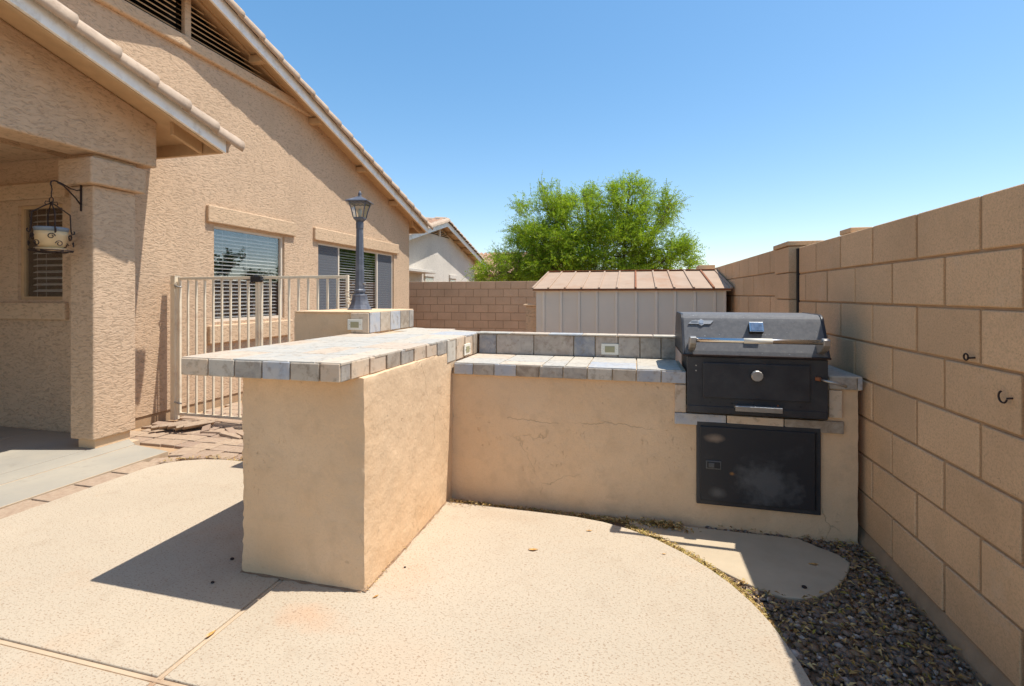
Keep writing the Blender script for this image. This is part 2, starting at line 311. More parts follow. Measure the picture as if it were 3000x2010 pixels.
# ------------------------------------------------------------------ mesh helpers
class MB:
    def __init__(s): s.v = []; s.f = []
    def add(s, vs, fs):
        o = len(s.v); s.v += [tuple(v) for v in vs]; s.f += [tuple(o+i for i in f) for f in fs]; return s
    def box(s, x0, x1, y0, y1, z0, z1, rot=None, ctr=None):
        vs = [(x, y, z) for z in (z0, z1) for y in (y0, y1) for x in (x0, x1)]
        if rot:
            c = Vector(ctr) if ctr else Vector(((x0+x1)/2, (y0+y1)/2, (z0+z1)/2))
            vs = [tuple(c + rot @ (Vector(v)-c)) for v in vs]
        return s.add(vs, [(0, 2, 3, 1), (4, 5, 7, 6), (0, 1, 5, 4), (2, 6, 7, 3), (0, 4, 6, 2), (1, 3, 7, 5)])
    def prism(s, pts, axis, a, b):
        """extrude 2d polygon along axis ('x': pts are (y,z); 'y': (x,z); 'z': (x,y))"""
        def P(p, k):
            return {'x': (k, p[0], p[1]), 'y': (p[0], k, p[1]), 'z': (p[0], p[1], k)}[axis]
        n = len(pts); vs = [P(p, a) for p in pts] + [P(p, b) for p in pts]
        fs = [tuple(range(n)), tuple(range(2*n-1, n-1, -1))] + [(i, i+n, (i+1) % n+n, (i+1) % n) for i in range(n)]
        return s.add(vs, fs)
    def tube(s, path, r, n=8, cap=True):
        path = [Vector(p) for p in path]; rs = r if isinstance(r, (list, tuple)) else [r]*len(path)
        rings = []; prev = None
        for i, p in enumerate(path):
            d = (path[min(i+1, len(path)-1)] - path[max(i-1, 0)]).normalized()
            u = (prev - d*prev.dot(d)) if prev else d.orthogonal()
            if u.length < 1e-6: u = d.orthogonal()
            u.normalize(); prev = u; w = d.cross(u)
            rings.append([p + (u*math.cos(2*math.pi*k/n) + w*math.sin(2*math.pi*k/n))*rs[i] for k in range(n)])
        vs = [v for rg in rings for v in rg]; fs = []
        for i in range(len(path)-1):
            for k in range(n): fs.append((i*n+k, i*n+(k+1) % n, (i+1)*n+(k+1) % n, (i+1)*n+k))
        if cap: fs += [tuple(range(n-1, -1, -1)), tuple((len(path)-1)*n+k for k in range(n))]
        return s.add(vs, fs)
    def lathe(s, c, prof, n=24, flute=0, rot=0):
        vs = []; fs = []
        for r, z in prof:
            for k in range(n):
                rr = r*(1+flute*(1 if k % 2 else -1)); a = 2*math.pi*k/n+rot
                vs.append((c[0]+rr*math.cos(a), c[1]+rr*math.sin(a), z))
        m = len(prof)
        for i in range(m-1):
            for k in range(n): fs.append((i*n+k, i*n+(k+1) % n, (i+1)*n+(k+1) % n, (i+1)*n+k))
        fs += [tuple(range(n-1, -1, -1)), tuple((m-1)*n+k for k in range(n))]
        return s.add(vs, fs)
    def mesh(s, name, mat, bevel=0, smooth=False, seg=2):
        me = bpy.data.meshes.new(name); me.from_pydata(s.v, [], s.f)
        bm = bmesh.new(); bm.from_mesh(me); bmesh.ops.recalc_face_normals(bm, faces=bm.faces)
        if bevel: bmesh.ops.bevel(bm, geom=bm.edges[:], offset=bevel, segments=seg, affect='EDGES', profile=.5, clamp_overlap=True)
        bm.to_mesh(me); bm.free(); me.materials.append(mat)
        if smooth: me.shade_smooth()
        return me
    def build(s, name, mat, parent=None, bevel=0, smooth=False, seg=2):
        return link(name, s.mesh(name, mat, bevel, smooth, seg), parent)
def link(name, me, parent=None, loc=None, rot=None):
    o = bpy.data.objects.new(name, me); COL.objects.link(o)
    if loc is not None: o.location = loc
    if rot is not None: o.rotation_euler = rot
    if parent:
        o.parent = parent; o.matrix_parent_inverse = Matrix.Translation(-parent_origin(parent))
    return o
def parent_origin(p):
    return Vector(p.get('_o', (0, 0, 0)))
def thing(name, label, cat, loc, group=None):
    o = bpy.data.objects.new(name, None); COL.objects.link(o); o.location = loc; o.empty_display_size = .1
    o['_o'] = tuple(loc); o['label'] = label; o['category'] = cat
    if group: o['group'] = group
    return o
def tag(o, label=None, cat=None, group=None, kind=None):
    if label: o['label'] = label
    if cat: o['category'] = cat
    if group: o['group'] = group
    if kind: o['kind'] = kind
    return o
def B(x0, x1, y0, y1, z0, z1, name, mat, parent=None, bevel=0, seg=2, smooth=False):
    return MB().box(x0, x1, y0, y1, z0, z1).build(name, mat, parent, bevel, smooth, seg)

def rough_boxes(boxes, step, amp, freq, round_=.007):
    """boxes merged into one mesh of small quads, their surface wavered by a position noise"""
    mb = MB()
    for (x0, x1, y0, y1, z0, z1) in boxes:
        def ax(a, b): n = max(1, round(round((b-a)/step, 3))); return [a+(b-a)*i/n for i in range(n+1)]
        X, Y, Z = ax(x0, x1), ax(y0, y1), ax(z0, z1)
        def grid(A, Bb, f):
            vs = [f(a, b) for a in A for b in Bb]; m = len(Bb)
            mb.add(vs, [(i*m+j, (i+1)*m+j, (i+1)*m+j+1, i*m+j+1) for i in range(len(A)-1) for j in range(m-1)])
        grid(X, Z, lambda a, b: (a, y0, b)); grid(X, Z, lambda a, b: (a, y1, b))
        grid(Y, Z, lambda a, b: (x0, a, b)); grid(Y, Z, lambda a, b: (x1, a, b))
        grid(X, Y, lambda a, b: (a, b, z0)); grid(X, Y, lambda a, b: (a, b, z1))
    bm = bmesh.new(); vv = [bm.verts.new(v) for v in mb.v]
    for f in mb.f: bm.faces.new([vv[i] for i in f])
    bmesh.ops.remove_doubles(bm, verts=bm.verts, dist=1e-4); bmesh.ops.recalc_face_normals(bm, faces=bm.faces)
    bm.normal_update()
    inb = lambda p: any(b[0]-1e-5 < p.x < b[1]+1e-5 and b[2]-1e-5 < p.y < b[3]+1e-5 and b[4]-1e-5 < p.z < b[5]+1e-5 for b in boxes)
    if len(boxes) > 1:
        kill = []
        for f in bm.faces:
            c = f.calc_center_median(); nn = f.normal*.004
            if inb(c+nn) and inb(c-nn): kill.append(f)
        bmesh.ops.delete(bm, geom=kill, context='FACES'); bmesh.ops.recalc_face_normals(bm, faces=bm.faces); bm.normal_update()
    for e_ in bm.edges: e_.smooth = not (len(e_.link_faces) == 2 and e_.calc_face_angle() > .7)
    for v in bm.verts:
        e = 0
        for f in v.link_faces: e = max(e, 1-f.normal.dot(v.normal))
        d = noise.noise_vector(v.co*freq)*amp + noise.noise_vector(v.co*freq*4.5)*amp*.45
        v.co += d
        if e > .2: v.co -= v.normal*(round_*(.35+.8*noise.noise(v.co*34)))
    return bm
def bm_build(bm, name, mat, parent=None, smooth=True):
    me = bpy.data.meshes.new(name); bm.to_mesh(me); bm.free(); me.materials.append(mat)
    if smooth: me.shade_smooth()
    return link(name, me, parent)

# ------------------------------------------------------------------ ground
def sheet(name, pts, z, mat, thick=0, parent=None, kind='structure', bevel=0):
    mb = MB()
    if thick: mb.prism(pts, 'z', z-thick, z)
    else: mb.add([(x, y, z) for x, y in pts], [tuple(range(len(pts)))])
    o = mb.build(name, mat, parent, bevel)
    if kind and not parent: o['kind'] = kind
    return o
# the yard as one large sheet, gently uneven near the camera
mb = MB(); A = [-900, -200, -60, -25] + [i for i in range(-12, 13, 1)] + [25, 60, 200, 900]
vs = [(x, y, -.075 + .008*noise.noise(Vector((x*.7, y*.7, 0)))) for x in A for y in A]; n = len(A)
mb.add(vs, [(i*n+j, (i+1)*n+j, (i+1)*n+j+1, i*n+j+1) for i in range(n-1) for j in range(n-1)])
tag(mb.build('ground', M['earth'], smooth=True), kind='structure')

def arc(c, r, a0, a1, n): return [(c[0]+r*math.cos(R(a0+(a1-a0)*i/n)), c[1]+r*math.sin(R(a0+(a1-a0)*i/n))) for i in range(n+1)]
right_edge = [(.30, -2.6), (.44, -1.2), (.53, 0), (.575, 1.0), (.583, 1.55), (.576, 1.806), (.566, 1.904), (.546, 2.012), (.521, 2.116), (.481, 2.229), (.418, 2.355), (.343, 2.461), (.234, 2.582), (.109, 2.687), (-.028, 2.765), (-.177, 2.818), (-.33, 2.843), (-.62, 2.852), (-1.14, 2.86), (-1.8, 2.95)]
left_edge = [(-2.5, 3.14), (-2.995, 3.15), (-3.15, 3.145), (-3.3, 3.115), (-3.43, 3.05), (-3.52, 2.97), (-3.558, 2.86), (-3.562, 2.6), (-3.565, -2.6)]
deck_pts = right_edge + left_edge
def clip(pts, ax, val, keep_greater):
    out = []; n = len(pts); ins = lambda p: (p[ax] >= val) == keep_greater
    for i in range(n):
        a, b = pts[i], pts[(i+1) % n]
        if ins(a): out.append(a)
        if ins(a) != ins(b):
            t_ = (val-a[ax])/(b[ax]-a[ax]); out.append((a[0]+t_*(b[0]-a[0]), a[1]+t_*(b[1]-a[1])))
    return out
deck = tag(sheet('deck_joint', [(p[0]*.998, p[1]*.998) for p in deck_pts], -.008, M['joint'], .06), kind='structure'); deck.name = 'pool_deck'; deck.data.name = 'pool_deck'
JX, JY, W = -1.565, 1.292, .013
def groove(pts, name='deck_slab'):
    o = MB().prism(pts, 'z', -.06, 0).build(name, M['deck'], deck, .004); return o
for gx in (False, True):
    for gy in (False, True):
        p = clip(deck_pts, 0, JX + (W if gx else -W), gx); p = clip(p, 1, JY + (W if gy else -W), gy)
        groove(p)
# raised bead in the joints
mb = MB(); mb.box(-3.54, .55, JY-.006, JY+.006, -.02, -.0045); mb.box(JX-.006, JX+.006, -2.5, JY-.0065, -.02, -.0045); mb.box(JX-.006, JX+.006, JY+.0065, 2.9, -.02, -.0045)
mb.build('joint_bead', M['joint'], deck, .002)

# patio slab with scored lines: strips separated by shallow joints
sy0 = -3
patio = tag(sheet('patio_slab', [(-9, sy0), (-3.755, sy0), (-3.755, 3.20), (-4.30, 3.27), (-4.30, 3.39), (-9, 3.39)], -.0015, M['joint'], .08), kind='structure')
xs = [-9, -6.6, -5.5, -4.435, -4.195, -3.757]
for a, b in zip(xs, xs[1:]):
    p = [(a+.006, sy0), (b-.006, sy0), (b-.006, 3.20 if b > -4 else (3.27 if b > -4.3 else 3.385)), (a+.006, 3.265 if a > -4.3 else 3.385)]
    MB().prism(p, 'z', -.06, .0 if b > -4 else .004).build('slab_strip', M['slab'], patio, .003)

# paving: brick border and uneven pavers at the side yard
paving = tag(sheet('paving', [(-4.86, 3.39), (-3.75, 3.22), (-3.755, -3), (-3.57, -3), (-3.57, 2.9), (-3.3, 3.125), (-2.4, 3.16), (-1.3, 3.0), (-1.3, 9.5), (-4.86, 9.5)], -.052, M['mortar']), kind='structure')
def paver(x, y, w, l, rz, z=-.03, tilt=0, h=.05, name='paver'):
    key = (round(w, 3), round(l, 3)); 
    if key not in PV: PV[key] = MB().box(-w/2, w/2, -l/2, l/2, -h/2, h/2).mesh('paver', M['paver'], .006)
    return link(name, PV[key], paving, (x, y, z-h/2), (random.uniform(-1, 1)*tilt, random.uniform(-1, 1)*tilt, rz))
PV = {}
y = -2.9; 
while y < 2.95:
    l = random.choice([.225, .245, .265]); paver(-3.66, y+l/2, .178, l-.014, random.uniform(-.012, .012), -.006, .01); y += l
def inside_deck(x, y):
    return x > -3.6 and y < 3.17 - (.0 if x > -3.2 else (abs(x+3.2)**2)*1.6)
cnt = 0; row = 0; y = 3.30
while y < 7.6:
    x = -4.78 + (row % 2)*.11; rw = .155
    while x < (-2.75 if y < 4.6 else -3.2):
        l = random.choice([.155, .235, .235, .20])
        cx = x+l/2; cy = y + .02*noise.noise(Vector((x, y, 3)))*2
        if not inside_deck(cx, cy-.09) and cnt < 290 and not (cx < -3.70 and cy < 3.36):
            paver(cx, cy, l-.010, rw-.010, random.uniform(-.03, .03)+.04, -.026+random.uniform(-.004, .006), .02); cnt += 1
        x += l
    y += rw; row += 1
# transitional pavers along the slab corner
for (x, y, rz) in [(-3.63, 3.06, .5), (-3.48, 3.20, .25), (-3.26, 3.25, .05), (-3.63, 3.24, .4)]: paver(x, y, .20, .12, rz, -.014, .03)

# concrete stepping slab beside the deck
step_pts = [(-.05, 2.93), (.02, 2.80), (.151, 2.665), (.334, 2.552), (.513, 2.403), (.574, 2.362), (.64, 2.347), (.70, 2.352), (.76, 2.376), (.815, 2.418), (.87, 2.47), (.919, 2.532), (.96, 2.59), (1.0, 2.662), (1.03, 2.731), (1.004, 2.80), (.93, 2.86), (.86, 2.93)]
tag(sheet('stepping_slab', step_pts, -.022, M['step'], .05, bevel=.006), kind='structure')

# ------------------------------------------------------------------ block walls
BL, BH, BT = .4032, .2032, .15
TOPZ = 1.657
bmesh_cache = {}
def block_mesh(l, h, tk, mat, key):
    k = (round(l, 3), round(h, 3), round(tk, 3), key)
    if k not in bmesh_cache: bmesh_cache[k] = MB().box(-tk/2, tk/2, -l/2, l/2, -h/2, h/2).mesh('block', mat, .0035, seg=1)
    return bmesh_cache[k]
def block_wall(root, p0, ang, length, offs, top, rows, mat, key, thick=BT, near=True, reach=None):
    """blocks laid from p0 along direction ang (0 = +y), faces on the line, body on the far side (+x side)"""
    d = Vector((-math.sin(ang), math.cos(ang), 0)); nrm = Vector((math.cos(ang), math.sin(ang), 0)); j = .0095
    core = MB()
    c = p0 + d*length/2 + nrm*(thick/2)
    core.box(c.x-thick/2+.009, c.x+thick/2-.009, c.y-length/2, c.y+length/2, top-rows*BH-.10, top-.006, Matrix.Rotation(ang, 3, 'Z'), (c.x, c.y, 0))
    core.build('mortar', M['mortar'], root)
    for r in range(rows):
        s = offs[r % 2]
        while s < length:
            a, b = max(s, 0), min(s+BL, length)
            if b-a > .05:
                q = p0 + d*((a+b)/2) + nrm*(thick/2 + random.uniform(-.0015, .0015))
                me = block_mesh(b-a-(.019 if key == 'r' else .014), BH-.011, thick, mat, key)
                link('block', me, root, (q.x, q.y, top-BH*(r+.5)), (0, 0, ang))
            s += BL
wr = thing('block_wall', 'tall tan block wall rising close on the right side, hooks on its face', 'wall', (1.19, 0, 0))
s0 = -1.65
block_wall(wr, Vector((1.19, s0, 0)), 0, 4.050-s0, [(2.081-s0) % BL - BL, (1.885-s0) % BL - BL], TOPZ, 8, M['block'], 'r')
# pilaster with cap
for r in range(8):
    z1 = TOPZ+.012-BH*r; B(1.132, 1.36, 4.085, 4.46, z1-BH+.004, z1-.004, 'pilaster_block', M['block'], wr, .004)
B(1.15, 1.35, 4.095, 4.45, 0, TOPZ, 'pilaster_core', M['mortar'], wr)
B(1.122, 1.37, 4.07, 4.475, TOPZ+.013, TOPZ+.048, 'cap', M['block'], wr, .005)
B(1.21, 1.34, 3.2, 3.36, TOPZ+.002, TOPZ+.032, 'cap', M['block'], wr, .005)
B(1.184, 1.30, 4.053, 4.083, -.08, TOPZ-.01, 'pilaster_shade_strip', M['black'], wr)  # black strip added in the gap, painting in the pilaster's shaded near face
# footing wash of mortar
mb = MB(); mb.prism([(1.195, -.09), (1.155, -.09), (1.165, -.02), (1.195, .035)], 'y', s0, 4.08); mb.build('footing', simple('footing_mortar', lin(158, 132, 104), .95, spec=.1, scale=12, var=.15, bumpd=.006, bscale=60), wr)
# far stretch of the same line of wall, its own panel
wr2 = thing('block_wall', 'far stretch of right tan block wall between its pilaster and the shed', 'wall', (1.17, 4.47, 0))
block_wall(wr2, Vector((1.172, 4.465, 0)), R(.9), 7.5, [-.12, -.32], TOPZ+.035, 8, M['block'], 'r')
B(1.01, 1.25, 8.35, 8.75, 1.60, TOPZ+.12, 'cap', M['block'], wr2, .005)
wb = thing('block_wall', 'brown block wall closing the yard behind the shed', 'wall', (-3.5, 12, 0))
block_wall(wb, Vector((1.06, 12.0, 0)), R(90), 9.6, [-.30, -.10], 1.645, 8, M['blockback'], 'b')
B(-2.18, -1.82, 11.96, 12.2, 1.645, 1.70, 'cap', M['blockback'], wb, .005)
# low stucco pier beside the shed
pt = thing('stucco_pier', 'low tan stucco pier squeezed between brown block wall and grey shed', 'pier', (-1.33, 6.4, 0))
B(-1.42, -1.27, 6.35, 6.55, -.08, 1.145, 'shaft', M['stucco_soft'], pt, .01)
B(-1.45, -1.255, 6.33, 6.57, 1.145, 1.17, 'cap', M['plaster'], pt, .006)
# hooks
def hook(loc, open_, label):
    x, y, z = loc; t_ = thing('wall_hook', label, 'hook', loc)
    p = []; r = .019 if open_ else .012
    a0, a1 = (-20, -245) if open_ else (20, 375)
    for i in range(19):
        a = R(a0+(a1-a0)*i/18); p.append((x-.016, y+.014-r*math.cos(a), z+r*math.sin(a)))
    MB().tube(p, .003, 6).build('hook_wire', M['iron'], t_, smooth=True)
    MB().tube([(x+.005, y-.005, z), (x-.016, y-.004, z-.002)], .0035, 6).build('shank', M['iron'], t_, smooth=True)
hook((1.19, 2.113, 1.072), False, 'small rusty closed eye hook screwed into the right wall, upper of two')
hook((1.19, 1.93, .963), True, 'small dark open hook on the right wall, lower and nearer of two')

# ------------------------------------------------------------------ outdoor kitchen
kit = thing('outdoor_kitchen', 'tan plastered L shaped barbecue island with slate tile counters and raised bar', 'barbecue island', (-.6, 2.9, 0))
bm_build(rough_boxes([(-1.786, -1.145, 1.892, 2.99, -.07, .936)], .018, .0045, 2.6, .011), 'bar_base', M['plaster'], kit)
bm_build(rough_boxes([(-1.165, .288, 2.95, 3.50, -.0675, .79), (.288, 1.002, 2.95, 3.50, -.0675, .5625), (1.002, 1.152, 2.95, 3.50, -.0675, .79)], .035, .0035, 2.2, .004), 'counter_base', M['plaster'], kit)
# pier at the far end of the bar
bm_build(rough_boxes([(-2.49, -1.862, 3.14, 3.84, -.07, 1.168)], .03, .004, 2.6, .006), 'pier_base', M['plaster'], kit)
# slabs (grout beds) under tiles
def bed(pts, z0, z1, name='grout_bed'): return MB().prism(pts, 'z', z0, z1).build(name, M['grout'], kit)
BXL, BXR, BYF = -2.0, -1.178, 1.762
def xr(y): return -1.178 + (y-BYF)*.030
barpoly = [(BXL+.012, BYF+.012), (xr(BYF)-.012, BYF+.012), (xr(3.53)-.012, 3.535), (-1.86, 3.85), (-1.86, 3.135), (BXL+.012, 3.135)]
bed(barpoly, .938, 1.010)
tcache = {}
def tile(x0, x1, y0, y1, z0, z1, mat='tile', rz=0, tilt=.004, bevel=.004, rx=0):
    k = (round(x1-x0, 3), round(y1-y0, 3), round(z1-z0, 3), mat)
    if k not in tcache: tcache[k] = MB().box(-(x1-x0)/2, (x1-x0)/2, -(y1-y0)/2, (y1-y0)/2, -(z1-z0)/2, (z1-z0)/2).mesh('tile', M[mat], bevel)
    return link('tile', tcache[k], kit, ((x0+x1)/2, (y0+y1)/2, (z0+z1)/2), (rx+random.uniform(-tilt, tilt), random.uniform(-tilt, tilt), rz+random.uniform(-tilt, tilt)*.7))
# bar: front edge
fx = [-2.0, -1.848, -1.706, -1.563, -1.421, -1.276, -1.178]
for a, b in zip(fx, fx[1:]): tile(a+.004, b-.003, BYF, BYF+.011, .936, 1.012+random.uniform(-.002, .001))
# bar: right edge
sy = [1.768, 1.839, 1.985, 2.130, 2.272, 2.415, 2.564, 2.711, 2.858, 3.006, 3.163, 3.321, 3.42]
for i, (a, b) in enumerate(zip(sy, sy[1:])):
    z0 = .936 if b < 2.95 else .868
    if b > 2.85 and b < 2.95: z0 = .930
    tile(xr((a+b)/2)-.011, xr((a+b)/2), a+.003, b-.003, z0, 1.012, rz=.0)
bed([(-1.86, 2.93), (xr(3.2)-.012, 2.93), (xr(3.4)-.012, 3.52), (-1.86, 3.52)], .80, .937)
# bar: left edge
y = BYF+.01
while y < 3.08: tile(BXL, BXL+.011, y+.003, min(y+.148, 3.13)-.003, .936, 1.012); y += .15
# bar: top tiles
ty = [BYF+.002, 2.02, 2.31, 2.60, 2.89, 3.18, 3.47, 3.76]
tx = [-2.0, -1.72, -1.43, -1.17]
for i, (a, b) in enumerate(zip(ty, ty[1:])):
    off = 0
    for j in range(3):
        x0, x1 = tx[j], tx[j+1]
        if j == 2: x1 = xr((a+b)/2)+.002
        if a > 3.1:
            if j == 0: continue
            x0 = max(x0, -1.85)
        if b > 3.5 and j == 2: continue
        bb = b
        # split some tiles in two as in the photograph
        if random.random() < .45:
            mth = (x0+x1)/2; tile(x0+.003, mth-.003, a+.003, bb-.003, 1.004, 1.0175, 'tiletop', tilt=.0035, bevel=.003); tile(mth+.003, x1-.003, a+.003, bb-.003, 1.004, 1.0175, 'tiletop', tilt=.0035, bevel=.003)
        else: tile(x0+.003, x1-.003, a+.003, bb-.003, 1.004, 1.0175, 'tiletop', tilt=.003, bevel=.003)
def poly_tile(pts, z0, z1, mat='tiletop'): return MB().prism(pts, 'z', z0, z1).build('tile', M[mat], kit, .003)
poly_tile([(-1.845, 3.475), (-1.722, 3.475), (-1.722, 3.79), (-1.845, 3.845)], 1.004, 1.0165)
poly_tile([(-1.427, 3.475), (-1.125, 3.475), (-1.125, 3.53), (-1.427, 3.665)], 1.004, 1.0165)
# pier tiles: front strip and right side, with an outlet
tile(-1.998, -1.855, 3.121, 3.132, 1.022, 1.166)
py_ = [3.134, 3.285, 3.44, 3.604, 3.766, 3.85]
for a, b in zip(py_, py_[1:]): tile(-1.861, -1.850, a+.003, b-.003, 1.022, 1.168)
MB().box(-2.485, -1.852, 3.13, 3.845, 1.166, 1.176).build('pier_top', M['plaster'], kit, .004)
# counter
bed([(-1.135, 2.942), (.285, 2.942), (.285, 3.43), (-1.135, 3.43)], .79, .856); bed([(1.004, 2.942), (1.160, 2.942), (1.160, 3.50), (1.004, 3.50)], .79, .856)
k = .3824; cx_ = [95, 250, 410, 580, 750, 925, 1105, 1290, 1475, 1668, 1858]
def cxw(px): return -1.13 + (px-95)/(1858-95)*(1.415)
wx = [-1.13, -.999, -.861, -.716, -.571, -.424, -.277, -.130, .008, .148, .286]
for a, b in zip(wx, wx[1:]): tile(a+.003, b-.003, 2.930, 2.941, .790, .859+random.uniform(-.002, .002))
for a, b in ((1.005, 1.140), (1.140, 1.167)): tile(a+.003, b-.002, 2.930, 2.941, .795, .860)
cy_ = [2.932, 3.09, 3.25, 3.41]
tx2 = [-1.13, -.83, -.555, -.412, -.277, .01, .265]
for i, (a, b) in enumerate(zip(tx2, tx2[1:])):
    for c_, d_ in (((2.931, 3.07), (3.07, 3.42)) if i % 2 else ((2.931, 3.17), (3.17, 3.42))):
        tile(a+.003, b-.003, c_+.003, d_-.003, .853, .8655, 'tiletop', tilt=.002, bevel=.003)
tile(1.006, 1.165, 2.931, 3.2, .853, .8655, 'tiletop', tilt=.002); tile(1.006, 1.165, 3.206, 3.49, .853, .8655, 'tiletop', tilt=.002)
# backsplash, leaning back slightly, with cap tiles
bx = [-1.12, -.985, -.705, -.418, -.268, -.112, .034, .172, .272]
bed([(-1.12, 3.432), (.265, 3.432), (.265, 3.52), (-1.12, 3.52)], .80, 1.006)
for a, b in zip(bx, bx[1:]): tile(a+.003, min(b, .268)-.003, 3.416, 3.428, .867, 1.008, 'splash', rx=-.04)
bx2 = [-1.14, -.88, -.6, -.36, -.12, .12, .268]
for a, b in zip(bx2, bx2[1:]): tile(a+.002, b-.002, 3.408, 3.53, 1.010, 1.021, 'tiletop', tilt=.003, bevel=.003)
# tile surround of the firebox
tile(.222, .284, 2.933, 2.952, .625, .783); tile(1.008, 1.072, 2.933, 2.952, .640, .788)
for a, b in ((.222, .497), (.502, .789), (.794, 1.08)): tile(a, b, 2.933, 2.952, .556, .621)
# outlet covers
def outlet(c, axis, w=.118, h=.076):
    x, y, z = c
    if axis == 'y':
        o = B(x-w/2, x+w/2, y-.006, y+.004, z-h/2, z+h/2, 'outlet_cover', M['plastic'], kit, .002)
        MB().box(x-.033, x+.033, y-.009, y-.004, z-.021, z+.021).build('flap', M['plasticdk'], o, .001)
        for s in (-1, 1): MB().tube([(x+s*.044, y-.008, z), (x+s*.044, y-.004, z)], .004, 8).build('screw', M['chrome'], o)
    else:
        o = B(x-.004, x+.006, y-w/2, y+w/2, z-h/2, z+h/2, 'outlet_cover', M['plastic'], kit, .002)
        MB().box(x+.004, x+.009, y-.033, y+.033, z-.021, z+.021).build('flap', M['plasticdk'], o, .001)
        for s in (-1, 1): MB().tube([(x+.008, y+s*.044, z), (x+.004, y+s*.044, z)], .004, 8).build('screw', M['chrome'], o)
outlet((-1.962, 3.12, 1.082), 'y'); outlet((-.168, 3.418, .922), 'y'); outlet((-1.130, 3.185, .921), 'x')
# access door
dr = B(.340, .970, 2.932, 2.948, .111, .581, 'access_door', M['grill'], kit, .005)
MB().box(.358, .940, 2.922, 2.934, .137, .556).build('door_panel', M['door'], dr, .004)
MB().box(.942, .948, 2.925, 2.934, .137, .556).build('hinge_edge', M['black'], dr)
MB().box(.388, .470, 2.917, 2.9235, .318, .366).build('latch', M['latchgrey'], dr, .003)
MB().box(.395, .463, 2.9155, 2.9185, .325, .359).build('latch_cup', M['black'], dr, .001)
MB().box(.402, .432, 2.910, 2.9165, .329, .355).build('latch_paddle', M['latchgrey'], dr, .002)

# ------------------------------------------------------------------ grill
gr = thing('built_in_grill', 'black built-in charcoal grill with closed lid and steel bar handle', 'grill', (.64, 3.1, .63))
B(.300, .990, 2.915, 3.40, .632, .955, 'firebox', M['grill'], gr, .003)
B(.286, .994, 2.903, 2.917, .634, .952, 'front_panel', M['grill'], gr, .004)
B(.369, .907, 2.892, 2.905, .724, .921, 'charcoal_door', M['grill'], gr, .005)
B(.290, .990, 2.898, 2.9045, .640, .676, 'lower_strip', M['grill'], gr, .002)
prof = [(2.898, .966), (2.905, .985), (2.992, 1.150), (3.000, 1.163), (3.012, 1.174), (3.028, 1.182), (3.046, 1.186), (3.30, 1.188), (3.345, 1.178), (3.38, 1.15), (3.44, .966)]
lid = MB().prism(prof, 'x', .276, .990).build('lid', M['lid'], gr, .0)
sidep = [(y + (-.004 if y < 3.1 else .004), z + (.003 if z > 1 else -.012)) for y, z in prof]
MB().prism(sidep, 'x', .262, .2755).build('lid_side', M['grill'], gr, .002); MB().prism(sidep, 'x', .9905, 1.004).build('lid_side', M['grill'], gr, .002)
B(.262, 1.004, 2.886, 3.45, .955, .9655, 'lid_rim', M['iron'], gr, .002)
# handle
MB().tube([(.318, 2.822, 1.052), (.955, 2.822, 1.052)], .0135, 16).build('handle_bar', M['chrome'], gr, smooth=True)
MB().tube([(.565, 2.822, 1.052), (.705, 2.822, 1.052)], .0145, 16).build('handle_sleeve', M['plastic'], gr, smooth=True)
for x0 in (.292, .940):
    MB().prism([(2.806, 1.066), (2.838, 1.072), (2.935, 1.022), (2.925, .992), (2.89, .985), (2.835, 1.008), (2.808, 1.034)], 'x', x0, x0+.034).build('handle_bracket', M['alu'], gr, .004)
# thermometer: square bezel with glass
tl = R(-62); rot = Matrix.Rotation(R(-28), 3, 'X')
def on_lid(x, z, off):
    tt = (z-.985)/(1.150-.985); y = 2.905+tt*(2.992-2.905); nn = Vector((0, -(1.150-.985), (2.992-2.905))).normalized()
    return Vector((x, y, z)) + nn*off, nn
def lid_plate(x0, x1, z0, z1, o0, o1, name, mat, parent, bevel=.002):
    mb = MB(); vs = []
    for o in (o0, o1):
        for z in (z0, z1):
            for x in (x0, x1): vs.append(on_lid(x, z, o)[0])
    mb.add(vs, [(0, 1, 3, 2), (4, 6, 7, 5), (0, 4, 5, 1), (2, 3, 7, 6), (0, 2, 6, 4), (1, 5, 7, 3)]); return mb.build(name, mat, parent, bevel)
th = lid_plate(.618, .690, 1.080, 1.130, 0, .030, 'thermometer', M['black'], gr, .003)
lid_plate(.617, .691, 1.079, 1.131, .030, .035, 'bezel', M['chrome'], th, .002)
lid_plate(.625, .683, 1.085, 1.125, .0352, .037, 'dial', simple('dial_glass', lin(120, 136, 156), .12, .3, .6, var=.3, scale=40), th, .001)
# winged badge
bp = [(.300, 1.128), (.320, 1.147), (.352, 1.147), (.362, 1.150), (.371, 1.157), (.380, 1.150), (.390, 1.147), (.438, 1.147), (.420, 1.128), (.388, 1.128), (.371, 1.118), (.355, 1.128)]
def badge(pts, o0, o1, name, mat, parent):
    n = len(pts); vs = [on_lid(x, z, o0)[0] for x, z in pts] + [on_lid(x, z, o1)[0] for x, z in pts]
    return MB().add(vs, [tuple(range(n)), tuple(range(2*n-1, n-1, -1))] + [(i, i+n, (i+1) % n+n, (i+1) % n) for i in range(n)]).build(name, mat, parent)
bd = badge(bp, .001, .007, 'badge', M['alu'], gr)
badge([(.371+.013*math.cos(R(a)), 1.138+.010*math.sin(R(a))) for a in range(0, 360, 45)], .007, .009, 'emblem', simple('emblem_grey', lin(150, 158, 168), .45, .3), bd)
for zz in (1.134, 1.141): badge([(.315, zz), (.352, zz), (.352, zz+.0015), (.316, zz+.0015)], .007, .008, 'wing_line', M['black'], bd)
